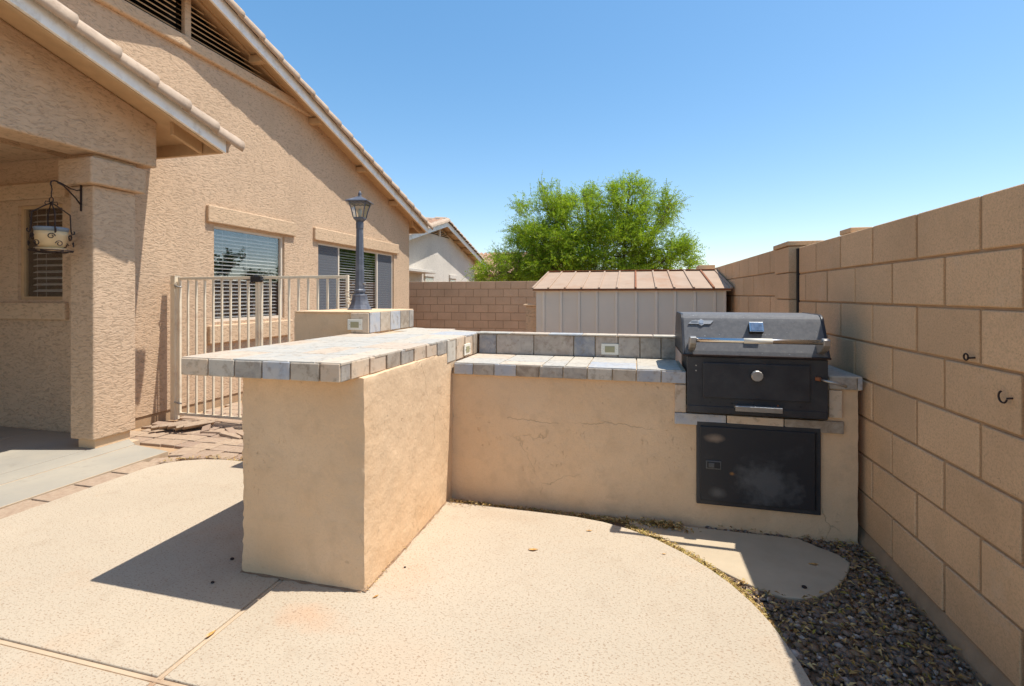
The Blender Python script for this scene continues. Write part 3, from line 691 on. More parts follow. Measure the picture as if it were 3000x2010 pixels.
# knob
MB().tube([(.642, 2.893, .858), (.642, 2.878, .858)], .016, 14).build('knob_stem', M['black'], gr, smooth=False)
kp = MB().tube([(.642, 2.880, .858), (.642, 2.866, .858), (.642, 2.862, .858)], [.030, .030, .026], 12).build('knob', M['alu'], gr)
# ash tray lip
MB().prism([(2.858, .690), (2.862, .694), (2.905, .690), (2.905, .652), (2.899, .652), (2.899, .683), (2.870, .680), (2.864, .664), (2.860, .664)], 'x', .532, .764).build('ash_tray_handle', M['alu'], gr, .001)
for x in (.408, .522, .63, .752, .862):
    MB().tube([(x, 2.905, .697), (x, 2.9015, .697)], .0055, 10).build('bolt', M['black'] if x != .752 else M['rust'], gr)
for x, z in ((.334, .901), (.334, .872)): MB().tube([(x, 2.904, z), (x, 2.900, z)], .004, 8).build('rivet', M['alu'], gr)
MB().tube([(.934, 2.902, .853), (.955, 2.888, .850)], .011, 10).build('crank_socket', M['rust'], gr, smooth=True)
MB().tube([(.955, 2.885, .850), (.965, 2.86, .848), (1.00, 2.85, .842), (1.045, 2.85, .830), (1.060, 2.855, .822)], [.006, .006, .009, .009, .007], 8).build('crank_handle', M['alu'], gr, smooth=True)

# ------------------------------------------------------------------ lamp on the pier
LX, LY = -2.185, 3.543
lamp = thing('lamp_post', 'grey cast lamp post with four sided lantern standing on plastered pier', 'lamp', (LX, LY, 1.177))
MB().lathe((LX, LY), [(.096, 1.177), (.096, 1.183), (.088, 1.188), (.075, 1.215), (.064, 1.25), (.059, 1.285), (.060, 1.295), (.055, 1.300)], 20, .03).build('base', M['lampmetal'], lamp)
MB().lathe((LX, LY), [(.040, 1.300), (.040, 1.318), (.044, 1.322), (.044, 1.336), (.036, 1.345), (.0355, 1.36), (.0265, 1.835)], 16, .05).build('pole', M['lampmetal'], lamp)
MB().lathe((LX, LY), [(.026, 1.835), (.030, 1.842), (.031, 1.888), (.027, 1.893), (.032, 1.899)], 16).build('neck', M['lampmetal'], lamp, smooth=False)
def ring4(r, z, rot=R(45+14)): return [(LX+r*math.cos(rot+R(90*i)), LY+r*math.sin(rot+R(90*i)), z) for i in range(4)]
def frust(levels, name, mat, parent):
    mb = MB(); vs = [v for r, z in levels for v in ring4(r, z)]; fs = [(3, 2, 1, 0), tuple(4*(len(levels)-1)+i for i in range(4))]
    for l in range(len(levels)-1):
        for i in range(4): fs.append((l*4+i, l*4+(i+1) % 4, l*4+4+(i+1) % 4, l*4+4+i))
    return mb.add(vs, fs).build(name, mat, parent, .001)
frust([(.034, 1.899), (.058, 1.918), (.060, 1.930)], 'lantern_cup', M['lampmetal'], lamp)
rt = frust([(.126, 2.052), (.126, 2.060), (.080, 2.078), (.030, 2.098), (.020, 2.102)], 'lantern_roof', M['lampmetal'], lamp)
MB().lathe((LX, LY), [(.016, 2.100), (.018, 2.106), (.010, 2.110), (.015, 2.120), (.012, 2.133), (.003, 2.150)], 12).build('finial', M['lampmetal'], rt, smooth=True)
lv = [(.058, 1.930), (.066, 1.965), (.078, 2.005), (.096, 2.050)]
for i in range(4):
    MB().tube([ring4(r, z)[i] for r, z in lv], .0045, 6).build('lantern_post', M['lampmetal'], lamp, smooth=True)
    vs = []
    for r, z in lv: q = ring4(r-.002, z); vs += [q[i], q[(i+1) % 4]]
    pn = MB().add(vs, [(0, 1, 3, 2), (2, 3, 5, 4), (4, 5, 7, 6)]).build('pane', M['lampglass'], lamp)
    q = ring4(.097, 2.046); a, b = Vector(q[i]), Vector(q[(i+1) % 4])
    pts = [a.lerp(b, s)-Vector((0, 0, .006*math.sin(s*math.pi*4)**2)) for s in [j/8 for j in range(9)]]
    MB().tube(pts, .005, 5).build('scallop', M['lampmetal'], lamp)
MB().lathe((LX, LY), [(.012, 1.932), (.012, 1.950), (.018, 1.97), (.016, 1.99), (.004, 2.005)], 12).build('bulb', simple('bulb_glass', lin(190, 185, 170), .3), lamp, smooth=True)
MB().tube([(LX-.038, LY-.02, 1.385), (LX-.052, LY-.028, 1.385)], .009, 8).build('clasp', M['alu'], lamp)
MB().tube([(LX+.036, LY+.0, 1.39), (LX+.050, LY+.0, 1.392)], .009, 8).build('clasp', M['alu'], lamp)

# ------------------------------------------------------------------ gates
GY = 4.12
post = thing('gate_post', 'square cream steel post carrying the left gate hinges, near house wall', 'post', (-4.745, GY, -.03))
B(-4.775, -4.715, GY-.03, GY+.03, -.03, 1.495, 'shaft', M['gate'], post, .004)
B(-4.777, -4.713, GY-.032, GY+.032, 1.4955, 1.5, 'cap', M['gate'], post, .001)
for z in (.14, 1.405): MB().box(-4.780, -4.690, GY-.036, GY-.030, z, z+.014).build('hinge_strap', M['gate'], post, .001)
def leaf(x0, x1, nb, label, latch=False):
    g = thing('iron_gate', label, 'gate', ((x0+x1)/2, GY, 0), 'cream side yard gate leaves')
    w = .026
    B(x0, x0+w, GY-.013, GY+.013, .02, 1.487, 'stile', M['gate'], g, .003); B(x1-w, x1, GY-.013, GY+.013, .02, 1.487, 'stile', M['gate'], g, .003)
    B(x0+w+.001, x1-w-.001, GY-.012, GY+.012, 1.456, 1.484, 'rail', M['gate'], g, .003); B(x0+w+.001, x1-w-.001, GY-.012, GY+.012, .022, .050, 'rail', M['gate'], g, .003)
    me = MB().box(-.009, .009, -.009, .009, -.701, .701).mesh('picket', M['gate'], .002)
    for i in range(1, nb+1):
        x = x0+w/2+(x1-x0-w)*i/(nb+1); link('picket', me, g, (x, GY, .753))
    return g
g1 = leaf(-4.695, -3.690, 8, 'left cream metal gate leaf with vertical bars, black latch on its edge')
g2 = leaf(-3.668, -2.660, 8, 'right cream metal gate leaf, partly hidden behind the plastered pier')
lt = B(-3.745, -3.62, GY-.05, GY-.016, 1.425, 1.485, 'latch', M['black'], g1, .006)
MB().tube([(-3.80, GY-.035, 1.447), (-3.60, GY-.035, 1.447)], .008, 8).build('latch_bar', M['black'], lt, smooth=True)
MB().lathe((-3.69, GY-.035), [(.022, 1.47), (.022, 1.495), (.012, 1.50)], 10).build('latch_knob', M['black'], lt)
for z in (.15, 1.38):
    MB().tube([(-4.715, GY-.02, z), (-4.70, GY-.045, z+.02), (-4.68, GY-.02, z), (-4.64, GY-.02, z)], .008, 6).build('hinge', M['alu'], g1, smooth=True)
# chain between lamp and gate
ch = thing('chain', 'short pale chain sagging between right gate leaf and lamp post', 'chain', (-2.5, 3.8, 1.3))
A_, Bq = Vector((-2.665, GY-.03, 1.34)), Vector((LX-.05, LY-.01, 1.31)); nl = 14
for i in range(nl):
    s = (i+.5)/nl; p = A_.lerp(Bq, s)-Vector((0, 0, .10*math.sin(s*math.pi)))
    pts = [(p.x+.02*math.cos(R(a)), p.y+(.010*math.sin(R(a)) if i % 2 else 0), p.z+(.010*math.sin(R(a)) if i % 2 == 0 else 0)-.00) for a in range(0, 361, 45)]
    MB().tube(pts, .004, 5, False).build('link', M['gate'], ch, smooth=True)

# ------------------------------------------------------------------ the house
hs = thing('house', 'tan stucco house with tiled gable roof, vent louvers and covered patio', 'house', (-4.86, 4, 0))
HX, HY0, HY1 = -4.86, 3.40, 9.875
RB, RY, RT = .322, 4.30, 10.30           # roof slope, ridge y, eave y
XB = -4.59                                # barge plane
def zf(y): return 2.703 + RB*(6.0-abs(y-RY))      # underside of the barge board
def zw(y): return zf(y)+.10
W1 = (4.724, 5.922, .972, 2.128); W2 = (6.683, 9.169, .975, 2.128)
def wall_grid(ys, zs, holes, x, parent, name='wall', mat='stucco', depth=.07):
    mb = MB()
    for a, b in zip(ys, ys[1:]):
        for c, d in zip(zs, zs[1:]):
            if any(a >= h[0]-1e-6 and b <= h[1]+1e-6 and c >= h[2]-1e-6 and d <= h[3]+1e-6 for h in holes): continue
            mb.add([(x, a, c), (x, b, c), (x, b, d), (x, a, d)], [(0, 1, 2, 3)])
    for (a, b, c, d) in holes:
        xx = x-depth
        mb.add([(x, a, c), (xx, a, c), (xx, b, c), (x, b, c)], [(0, 1, 2, 3)]); mb.add([(x, a, d), (xx, a, d), (xx, b, d), (x, b, d)], [(0, 3, 2, 1)])
        mb.add([(x, a, c), (x, a, d), (xx, a, d), (xx, a, c)], [(0, 1, 2, 3)]); mb.add([(x, b, c), (x, b, d), (xx, b, d), (xx, b, c)], [(0, 3, 2, 1)])
    return mb.build(name, M[mat], parent)
ys = sorted({HY0, HY1, W1[0], W1[1], W2[0], W2[1]}); zs = sorted({.06, 2.5, W1[2], W1[3], W2[2]})
ys = [HY0, W1[0], W1[1], W2[0], W2[1], HY1]
mbw = wall_grid(ys, [.06, W1[2], W1[3], 2.5], [W1, (W2[0], W2[1], W1[2], W1[3])], HX, hs)
# upper wall: around the louvred triangle
VY0, VY1, VZ = 2.62, 5.98, 4.168
def vtop(y): return VZ + RB*(1.68-abs(y-RY))
mb = MB()
def poly(pts): mb.add([(HX, y, z) for y, z in pts], [tuple(range(len(pts)))])
poly([(-1.28, 2.5), (HY0, 2.5), (HY1, 2.5), (HY1, zw(HY1)), (VY1, VZ-.0), (VY0, VZ), (-1.28, zw(-1.28))])
poly([(VY1, VZ), (HY1, zw(HY1)), (RY, zw(RY)), (RY, vtop(RY))]); poly([(VY0, VZ), (RY, vtop(RY)), (RY, zw(RY)), (-1.28, zw(-1.28))])
mb.build('gable_wall', M['stucco'], hs)
# end wall, back body so that nothing shows through
mb = MB(); mb.add([(HX, HY1, .06), (-12, HY1, .06), (-12, HY1, 3), (HX, HY1, zw(HY1))], [(0, 1, 2, 3)]); mb.build('end_wall', M['stucco'], hs)
B(-4.882, -4.872, 3.5, HY1-.01, -.08, .062, 'base_strip', M['mortar'], hs)
# vent: slats, post, trim
vent = MB().add([(HX-.16, VY0-.1, VZ-.1), (HX-.16, VY1+.1, VZ-.1), (HX-.16, RY, vtop(RY)+.15)], [(0, 1, 2)]).build('vent', M['dark'], hs)
for i in range(9):
    z = VZ+.03+i*.058; half = 1.68-(z-VZ)/RB-.02
    if half < .1: break
    for a, b in ((RY-half, RY-.05), (RY+.05, RY+half)):
        MB().box(HX-.14, HX-.015, a, b, z-.006, z+.006, Matrix.Rotation(R(32), 3, 'Y')).build('louver_slat', M['wood'], vent)
MB().box(HX-.03, HX+.022, RY+.02, RY+.10, VZ+.001, vtop(RY)+.1).build('vent_post', M['stucco_soft'], vent, .006)
def slope_board(x0, x1, y0, y1, zfun, d0, d1, name, mat, parent, bevel=.003):
    return MB().prism([(y0, zfun(y0)+d0), (y1, zfun(y1)+d0), (y1, zfun(y1)+d1), (y0, zfun(y0)+d1)], 'x', x0, x1).build(name, mat, parent, bevel)
for a, b in ((RY+.0, VY1+.16), (RY, VY0-.16)): slope_board(HX+.001, HX+.035, a, b, vtop, -.005, .075, 'vent_trim', M['wood'], vent)
# belly band
for a, b in ((-1.0, 6.62),): B(HX-.01, HX+.058, a, b, 4.03, 4.165, 'band', M['stucco_soft'], hs, .02, 3)
# lintels and sills
def trim(y0, y1, z0, z1, x=HX, d=.045, name='lintel'): return B(x-.01, x+d, y0, y1, z0, z1, name, M['stucco_soft'], hs, .014, 3)
trim(4.609, 6.124, 2.150, 2.352); trim(6.556, 9.322, 2.150, 2.352)
trim(4.63, 6.05, .715, .935, name='sill'); trim(6.60, 9.25, .715, .935, name='sill')
# windows
slat_cache = {}
def window(y0, y1, z0, z1, parent, panes, x=HX-.045, pitch=.046):
    w = MB(); f = .032
    w.box(x-.03, x+.012, y0, y1, z1-f, z1); w.box(x-.03, x+.012, y0, y1, z0, z0+f)
    w.box(x-.03, x+.012, y0, y0+f, z0+f, z1-f); w.box(x-.03, x+.012, y1-f, y1, z0+f, z1-f)
    for p in panes[1:-1]: w.box(x-.03, x+.010, p-.018, p+.018, z0+f, z1-f)
    o = w.build('window', M['vinyl'], parent)
    for i, (a, b) in enumerate(zip(panes, panes[1:])):
        a_ = a+(f if i == 0 else .018); b_ = b-(f if i == len(panes)-2 else .018)
        MB().box(x-.012, x-.008, a_, b_, z0+f, z1-f).build('pane', M['glass'], o)
        if len(panes) > 2 and i != 1: MB().box(x+.002, x+.003, a_, b_, z0+f, z1-f).build('insect_screen', M['screen'], o)
    L = y1-y0-2*f; key = round(L, 3)
    if key not in slat_cache: slat_cache[key] = MB().box(-.024, .024, -L/2, L/2, -.0022, .0022).mesh('blind_slat', M['blind'])
    nz = int((z1-z0-2*f)/pitch)
    for i in range(nz):
        s = link('blind_slat', slat_cache[key], None, (x-.075, (y0+y1)/2, z0+f+.02+i*pitch), (0, R(24), 0)); s.parent = o
    for q in (y0+.16*L+f, y0+.5*L+f, y0+.84*L+f): MB().box(x-.05, x-.049, q, q+.003, z0+f, z1-f).build('cord', M['blind'], o)
    return o
window(W1[0], W1[1], W1[2], W1[3], hs, [W1[0], W1[1]]); window(W2[0], W2[1], W2[2], W2[3], hs, [W2[0], 7.285, 8.56, W2[1]])
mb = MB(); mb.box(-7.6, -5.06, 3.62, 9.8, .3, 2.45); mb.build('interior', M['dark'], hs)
# roof slab, barge board, eave board, soffit
for sgn in (1, -1):
    ye = RY+sgn*6.0
    slope_board(-16, XB-.032, RY, ye, zf, .10, .155, 'soffit', M['wood'], hs, 0)
    slope_board(XB-.030, XB, RY, ye, zf, 0, .155, 'barge_board', M['white'] if sgn > 0 else M['white'], hs, .003)
    slope_board(XB-.075, XB-.031, RY, ye-sgn*.02, zf, .012, .098, 'barge_rafter', M['wood'], hs, .002)
    slope_board(-16, XB-.02, RY, ye+sgn*.02, zf, .158, .20, 'roof', M['roof'], hs, 0)
B(-16, XB-.077, RT-.055, RT-.012, zf(RT)+.0, zf(RT)+.108, 'eave_board', M['wood'], hs, .002)
for y in (5.30, 6.50, 7.80, 9.0): B(HX+.001, XB-.077, y-.045, y+.045, zf(y)-.004, zf(y)+.085, 'outlooker', M['wood'], hs, .003)
slope_board(-4.80, -4.76, 9.88, 10.24, zf, -.02, .098, 'rafter_tail', M['wood'], hs, .002)
def barge_tiles(X, ridge, y_end, slope, zfun, expo, lift, rad, parent, n):
    """half barrel tiles lapped down the rake"""
    L = expo*1.18; mb = MB(); m = 9; vs = []; nn = 6
    ang = math.atan(slope)
    for t_ in range(nn+1):
        u = t_/nn; r = rad*(.86+.16*u)
        for k in range(m+1):
            a = R(-28+236*k/m)
            vs.append((r*math.cos(a), L*(u-.5), r*math.sin(a)*.95 + .012*u))
    fs = [(i*(m+1)+k, i*(m+1)+k+1, (i+1)*(m+1)+k+1, (i+1)*(m+1)+k) for i in range(nn) for k in range(m)]
    mb.add(vs, fs); me = mb.mesh('barge_tile', M['roof'])
    for q in me.polygons: q.use_smooth = True
    bm = bmesh.new(); bm.from_mesh(me); bmesh.ops.solidify(bm, geom=bm.faces[:], thickness=.014); bm.to_mesh(me); bm.free()
    for i in range(n):
        y = y_end - (i+.5)*expo*math.cos(ang)
        if y < ridge: break
        link('barge_tile', me, parent, (X, y, zfun(y)+lift), (-ang, random.uniform(-.03, .03), random.uniform(-.012, .012)))
barge_tiles(XB-.028, RY, RT+.08, RB, zf, .345, .155, .104, hs, 18)

# patio cover, same house
PX, PB, PY, PT = -3.90, .292, .45, 3.935
def zp(y): return 2.692 + PB*((PT-PY)-abs(y-PY))
def half(sgn):
    ye = PY+sgn*(PT-PY)
    slope_board(-7.9, PX-.032, PY, ye, zp, .10, .150, 'patio_soffit', M['wood'], hs, 0)
    slope_board(PX-.030, PX, PY, ye, zp, .0, .150, 'barge_board', M['white'], hs, .003)
    slope_board(PX-.07, PX-.031, PY, ye-sgn*.03, zp, -.012, .098, 'barge_rafter', M['wood'], hs, .002)
    slope_board(-7.9, PX-.02, PY, ye+sgn*.03, zp, .152, .19, 'roof', M['roof'], hs, 0)
half(1); half(-1)
B(-4.858, PX-.032, PT-.045, PT-.004, zp(PT)-.004, zp(PT)+.115, 'eave_board', M['wood'], hs, .002)
slope_board(-4.17, -4.13, 3.57, 3.88, zp, -.02, .098, 'rafter_tail', M['wood'], hs, .002)
barge_tiles(PX-.028, PY, PT+.12, PB, zp, .315, .125, .104, hs, 13)
CX0, CX1, CY0, CY1 = -4.635, -4.370, 3.055, 3.412
BX = -4.300                                 # beam face
mb = MB(); mb.prism([(3.555, 2.472), (3.555, zp(3.555)+.098), (PY, zp(PY)+.098), (-2.6, zp(-2.6)+.098), (-2.6, 2.472)], 'x', BX-.30, BX)
bmb = mb.build('beam', M['stucco'], hs, .018)
col = B(CX0, CX1, CY0, CY1, .08, 2.215, 'column', M['stucco'], hs, .016, 3)
B(CX0+.045, CX1-.03, CY0+.035, CY1-.03, -.02, .0795, 'column_base', M['plaster'], col, .004)
MB().box(CX0-.055, CX1+.055, CY0-.055, CY1+.055, 2.216, 2.438).build('capital', M['stucco'], col, .016, seg=3)
MB().box(CX0-.0, CX1+.0, CY0, CY1, 2.439, 2.4715).build('capital_top', M['stucco_soft'], col)
# recess wall facing the camera
PW = (-5.84, -5.25, 1.25, 2.165); yy = HY0
mb = MB(); xs_ = [-8.2, PW[0], PW[1], HX]; zs_ = [-.08, PW[2], PW[3], 3.6]
for i in range(3):
    for j in range(3):
        if i == 1 and j == 1: continue
        mb.add([(xs_[i], yy, zs_[j]), (xs_[i+1], yy, zs_[j]), (xs_[i+1], yy, zs_[j+1]), (xs_[i], yy, zs_[j+1])], [(0, 1, 2, 3)])
d = .07
for (a, b, c, e) in (((PW[0], yy, PW[2]), (PW[1], yy, PW[2]), (PW[1], yy+d, PW[2]), (PW[0], yy+d, PW[2])), ((PW[0], yy, PW[3]), (PW[1], yy, PW[3]), (PW[1], yy+d, PW[3]), (PW[0], yy+d, PW[3])),
                     ((PW[0], yy, PW[2]), (PW[0], yy, PW[3]), (PW[0], yy+d, PW[3]), (PW[0], yy+d, PW[2])), ((PW[1], yy, PW[2]), (PW[1], yy, PW[3]), (PW[1], yy+d, PW[3]), (PW[1], yy+d, PW[2]))):
    mb.add([a, b, c, e], [(0, 1, 2, 3)])
mb.build('patio_wall', M['stucco'], hs)
mb = MB(); mb.add([(-8.2, yy, -.08), (-8.2, -2.7, -.08), (-8.2, -2.7, 3.6), (-8.2, yy, 3.6)], [(0, 1, 2, 3)]); mb.build('patio_back_wall', M['stucco'], hs)
B(-8.15, BX-.31, -2.6, yy-.01, 2.60, 2.64, 'patio_ceiling', M['stucco_soft'], hs)
B(-6.08, -5.165, yy-.042, yy+.01, 2.215, 2.368, 'lintel', M['stucco_soft'], hs, .014, 3); B(-6.05, -5.165, yy-.042, yy+.01, 1.06, 1.225, 'sill', M['stucco_soft'], hs, .014, 3)
w = MB(); f = .03; y1_ = yy+.03; a, b, c, e = PW
w.box(a, b, y1_, y1_+.04, e-f, e); w.box(a, b, y1_, y1_+.04, c, c+f); w.box(a, a+f, y1_, y1_+.04, c+f, e-f); w.box(b-f, b, y1_, y1_+.04, c+f, e-f)
wo_ = w.build('window', M['wood'], hs)
MB().box(a+f, b-f, y1_+.02, y1_+.024, c+f, e-f).build('pane', M['glass'], wo_)
me = MB().box(-(b-a)/2+f+.05, (b-a)/2-f, -.024, .024, -.0022, .0022).mesh('blind_slat', M['blind'])
for i in range(13):
    s = link('blind_slat', me, None, ((a+b)/2, y1_+.07, c+f+.06+i*.062), (R(24), 0, 0)); s.parent = wo_
for q in (a+.14, a+.26, b-.06): MB().box(q, q+.003, y1_+.044, y1_+.045, c+f, e-f).build('cord', M['blind'], wo_)
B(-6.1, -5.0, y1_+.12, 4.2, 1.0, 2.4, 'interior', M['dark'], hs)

# hanging basket with a ceramic pot, on a wrought bracket
BRX = -4.50; brk = thing('bracket', 'wrought iron scroll bracket screwed to the stucco column', 'bracket', (BRX, 3.05, 2.1))
MB().box(BRX-.009, BRX+.009, 3.046, 3.054, 1.998, 2.235).build('back_plate', M['iron'], brk, .002)
MB().tube([(BRX, 3.044, 2.175), (BRX, 3.020, 2.165), (BRX, 2.970, 2.172), (BRX, 2.910, 2.200), (BRX, 2.860, 2.212), (BRX, 2.835, 2.200), (BRX, 2.832, 2.175), (BRX, 2.840, 2.160)], .0055, 6).build('arm', M['iron'], brk, smooth=True)
MB().tube([(BRX, 3.044, 2.055), (BRX, 3.010, 2.10), (BRX, 2.960, 2.15), (BRX, 2.920, 2.185), (BRX, 2.880, 2.20)], .0055, 6).build('brace', M['iron'], brk, smooth=True)
hx, hy = BRX, 2.837
bk = thing('hanging_basket', 'scrolled black iron hanging basket frame hung from the column bracket', 'basket', (hx, hy, 1.64))
MB().tube([(hx, hy, 2.158), (hx+.008, hy, 2.14), (hx, hy, 2.11), (hx, hy, 2.075)], .004, 6).build('hanger', M['iron'], bk, smooth=True)
MB().tube([(hx+.022*math.cos(R(a)), hy, 2.052+.022*math.sin(R(a))) for a in range(0, 361, 30)], .004, 6, False).build('ring', M['iron'], bk, smooth=True)
for k in range(4):
    a = R(-22+90*k); cx, sy_ = math.cos(a), math.sin(a)
    P = lambda r, z: (hx+cx*r*.74, hy+sy_*r*.74, z)
    MB().tube([P(.0, 2.03), P(.05, 2.005), P(.152, 1.945), P(.155, 1.90), P(.160, 1.81), P(.170, 1.785), P(.186, 1.792), P(.190, 1.808), P(.180, 1.815)], .005, 6).build('upright', M['iron'], bk, smooth=True)
    MB().tube([P(.014, 2.035), P(.045, 2.04), P(.052, 2.022), P(.042, 2.012)], .0035, 5).build('top_curl', M['iron'], bk, smooth=True)
def curl(a0, r, zc, s=1, rr=.024, turns=1.2):
    pts = []
    for i in range(18):
        t_ = i/17*turns*2*math.pi; q = rr*(1-.62*i/17); a = a0+s*(q*math.cos(t_)-rr)/r
        pts.append((hx+r*math.cos(a), hy+r*math.sin(a), zc+q*math.sin(t_)))
    return pts
for k in range(6):
    a = R(-22+60*k)
    MB().tube(curl(a, .128, 1.755), .0038, 5).build('scroll', M['iron'], bk, smooth=True); MB().tube(curl(a, .132, 1.700, -1), .0038, 5).build('scroll', M['iron'], bk, smooth=True)
for r, z in ((.131, 1.650), (.098, 1.638)):
    MB().tube([(hx+r*math.cos(R(q)), hy+r*math.sin(R(q)), z) for q in range(0, 361, 15)], .0045, 5, False).build('hoop', M['iron'], bk, smooth=True)
for k in range(3):
    a = R(60*k); MB().tube([(hx+.130*math.cos(a), hy+.130*math.sin(a), 1.643), (hx-.130*math.cos(a), hy-.130*math.sin(a), 1.643)], .004, 5).build('base_bar', M['iron'], bk)
pot = thing('ceramic_bowl', 'cream and blue banded ceramic bowl sitting in the iron hanging basket', 'bowl', (hx, hy, 1.649))
MB().lathe((hx, hy), [(.070, 1.648), (.088, 1.655), (.093, 1.667)], 28).build('saucer', M['ceramic'], pot, smooth=True)
MB().lathe((hx, hy), [(.060, 1.668), (.066, 1.672), (.083, 1.695), (.096, 1.73), (.102, 1.77), (.101, 1.80)], 28).build('bowl', M['ceramic'], pot, smooth=True)
MB().lathe((hx, hy), [(.102, 1.801), (.103, 1.815), (.107, 1.820), (.107, 1.832), (.090, 1.830)], 28).build('rim', M['ceramicblue'], pot, smooth=True)

# ------------------------------------------------------------------ heap of loose brick strips
hr = [(-4.62, 3.79, 0, .35), (-4.56, 3.84, 1, .30), (-4.48, 3.80, 1, .20), (-4.40, 3.74, 2, -.62), (-4.34, 3.77, 2, -.60), (-4.27, 3.80, 2, -.58), (-4.20, 3.82, 2, -.55), (-4.13, 3.84, 2, -.52), (-4.06, 3.86, 1, -.50), (-4.30, 3.92, 1, .15), (-3.88, 3.80, 0, .5), (-3.74, 3.84, 0, -.2), (-3.58, 3.80, 0, -.15), (-3.64, 3.74, 0, .25)]
lbl = ['leaning against its neighbours', 'lying flat', 'tipped on edge']
me = MB().box(-.034, .034, -.13, .13, -.012, .012).mesh('brick_strip', M['paver'], .003)
for i, (x, y, lv_, rz) in enumerate(hr):
    o = link('brick_strip', me, None, (x, y, -.018+.022*lv_), ((random.uniform(-.1, .1)), (.08 if lv_ == 0 else -.6 if lv_ == 2 else -.2), rz+ (0 if lv_ == 2 else 1.2)))
    tag(o, 'loose tan paver strip in the low heap at the foot of the gate post', 'paver', 'loose paver strips heaped by the gate post')

# ------------------------------------------------------------------ shed
sh = thing('shed', 'grey metal garden shed with rust streaked ribbed roof beyond the counter', 'shed', (-.1, 7.4, -.07))
SY, SZ = 6.2, 1.362; rx_ = [-1.247, -1.126, -.898, -.670, -.446, -.203, .037, .277, .494, .719, .943, 1.053]
for a, b in zip(rx_, rx_[1:]):
    B(a+.0005, b-.0005, SY, SY+.02, -.07, SZ-.02, 'wall_panel', M['shed'], sh)
    B(b-.038, b-.006, SY-.014, SY-.001, -.07, SZ-.02, 'wall_rib', M['shedlite'], sh, .004)
B(-1.25, -1.23, SY+.021, SY+2.4, -.07, SZ-.02, 'side_wall', M['shed'], sh); B(1.035, 1.055, SY+.021, SY+2.4, -.07, SZ-.02, 'side_wall', M['shed'], sh)
B(-1.25, 1.055, SY+2.4, SY+2.42, -.07, SZ-.02, 'back_wall', M['shed'], sh)
B(-1.285, 1.10, SY-.045, SY-.025, SZ-.012, SZ+.006, 'eave_trim', M['rust'], sh, .002)
B(-1.285, 1.10, SY-.024, SY+.03, SZ-.019, SZ-.002, 'eave_flashing', M['shedlite'], sh, .002)
def zs2(y): return SZ+.008 + (y-SY+.045)*.218 if y <= 7.4 else SZ+.008+(1.245)*.218-(y-7.4)*.218
re = [-1.286, -1.08, -.866, -.655, -.435, -.216, .009, .253, .464, .686, .908, 1.104]
for s0_, s1_ in ((SY-.045, 7.4), (8.645, 7.4)):
    for a, b in zip(re, re[1:]):
        MB().prism([(s0_, zs2(s0_)), (s1_, zs2(s1_)), (s1_, zs2(s1_)+.006), (s0_, zs2(s0_)+.006)], 'x', a+.012, b-.012).build('roof_panel', M['shedroof'], sh)
    for a in re: MB().prism([(s0_, zs2(s0_)), (s1_, zs2(s1_)), (s1_, zs2(s1_)+.022), (s0_, zs2(s0_)+.022)], 'x', a-.012, a+.012).build('roof_rib', M['shedroof'] if random.random() < .7 else M['rust'], sh, .003)
MB().box(-1.29, 1.11, 7.35, 7.45, zs2(7.4)+.008, zs2(7.4)+.022).build('ridge_cap', M['rust'], sh, .003)
for x in (-1.28, 1.09): MB().prism([(SY-.04, SZ), (7.4, zs2(7.4)), (8.6, SZ)], 'x', x, x+.01).build('gable_end', M['shed'], sh)

# ------------------------------------------------------------------ neighbour houses
nh = thing('house', 'pale stucco neighbour house with small gable vent beyond brown block wall', 'house', (-6.85, 16, 0))
NX, NA, NE = -6.85, 16.25, 20.6
NS = (3.80-2.63)/(20.6-16.25)
def zn(y): return 2.60 + NS*(4.40-abs(y-NA))
mb = MB(); mb.add([(NX, y, z) for y, z in [(11.9, -.1), (20.3, -.1), (20.3, zn(20.3)), (NA, zn(NA)), (12.2, zn(12.2)), (11.9, zn(11.9))]], [(0, 1, 2, 3, 4, 5)])
mb.add([(NX, 20.3, -.1), (NX-8, 20.3, -.1), (NX-8, 20.3, 2.6), (NX, 20.3, 2.6)], [(0, 1, 2, 3)]); mb.build('wall', M['nstucco'], nh)
for s in (1, -1):
    ye = NA+s*4.6
    slope_board(NX-9, NX+.33, NA, ye, zn, .06, .12, 'soffit', M['wood'], nh, 0)
    slope_board(NX+.33, NX+.36, NA, ye, zn, -.05, .12, 'barge_board', M['white'], nh, 0)
    slope_board(NX-9, NX+.34, NA, ye, zn, .125, .16, 'roof', M['roofn'], nh, 0)
# field tiles in barrel rows on the slope that faces this yard, and rake tiles
def barrel(L, r, mat, m=6, name='roof_tile'):
    mb = MB(); vs = []
    for u in (0, 1):
        for k in range(m+1): a = R(180*k/m); rr = r*(.88+.14*u); vs.append((rr*math.cos(a), L*(u-.5), rr*math.sin(a)+.02*u))
    mb.add(vs, [(k, k+1, m+2+k, m+1+k) for k in range(m)] + [tuple(range(m, -1, -1))]); me_ = mb.mesh(name, mat, smooth=False); return me_
na = math.atan(NS); me = barrel(.42, .105, M['roofn'])
for i in range(12):
    for j in range(12):
        y = NA-.25-i*.38; x = NX+.16-j*.28
        link('roof_tile', me, nh, (x, y, zn(y)+.15), (na, 0, math.pi*0))
me = barrel(.42, .12, M['roof'])
for i in range(13):
    y = NA+.15+i*.345; link('rake_tile', me, nh, (NX+.33, y, zn(y)+.12), (-na, 0, 0))
for i in range(11):
    y = NA-.15-i*.36; link('rake_tile', me, nh, (NX+.33, y, zn(y)+.12), (na, 0, 0))
link('ridge_tile', me, nh, (NX+.1, NA, zn(NA)+.18), (0, 0, R(90))); link('ridge_tile', me, nh, (NX-.35, NA, zn(NA)+.18), (0, 0, R(90)))
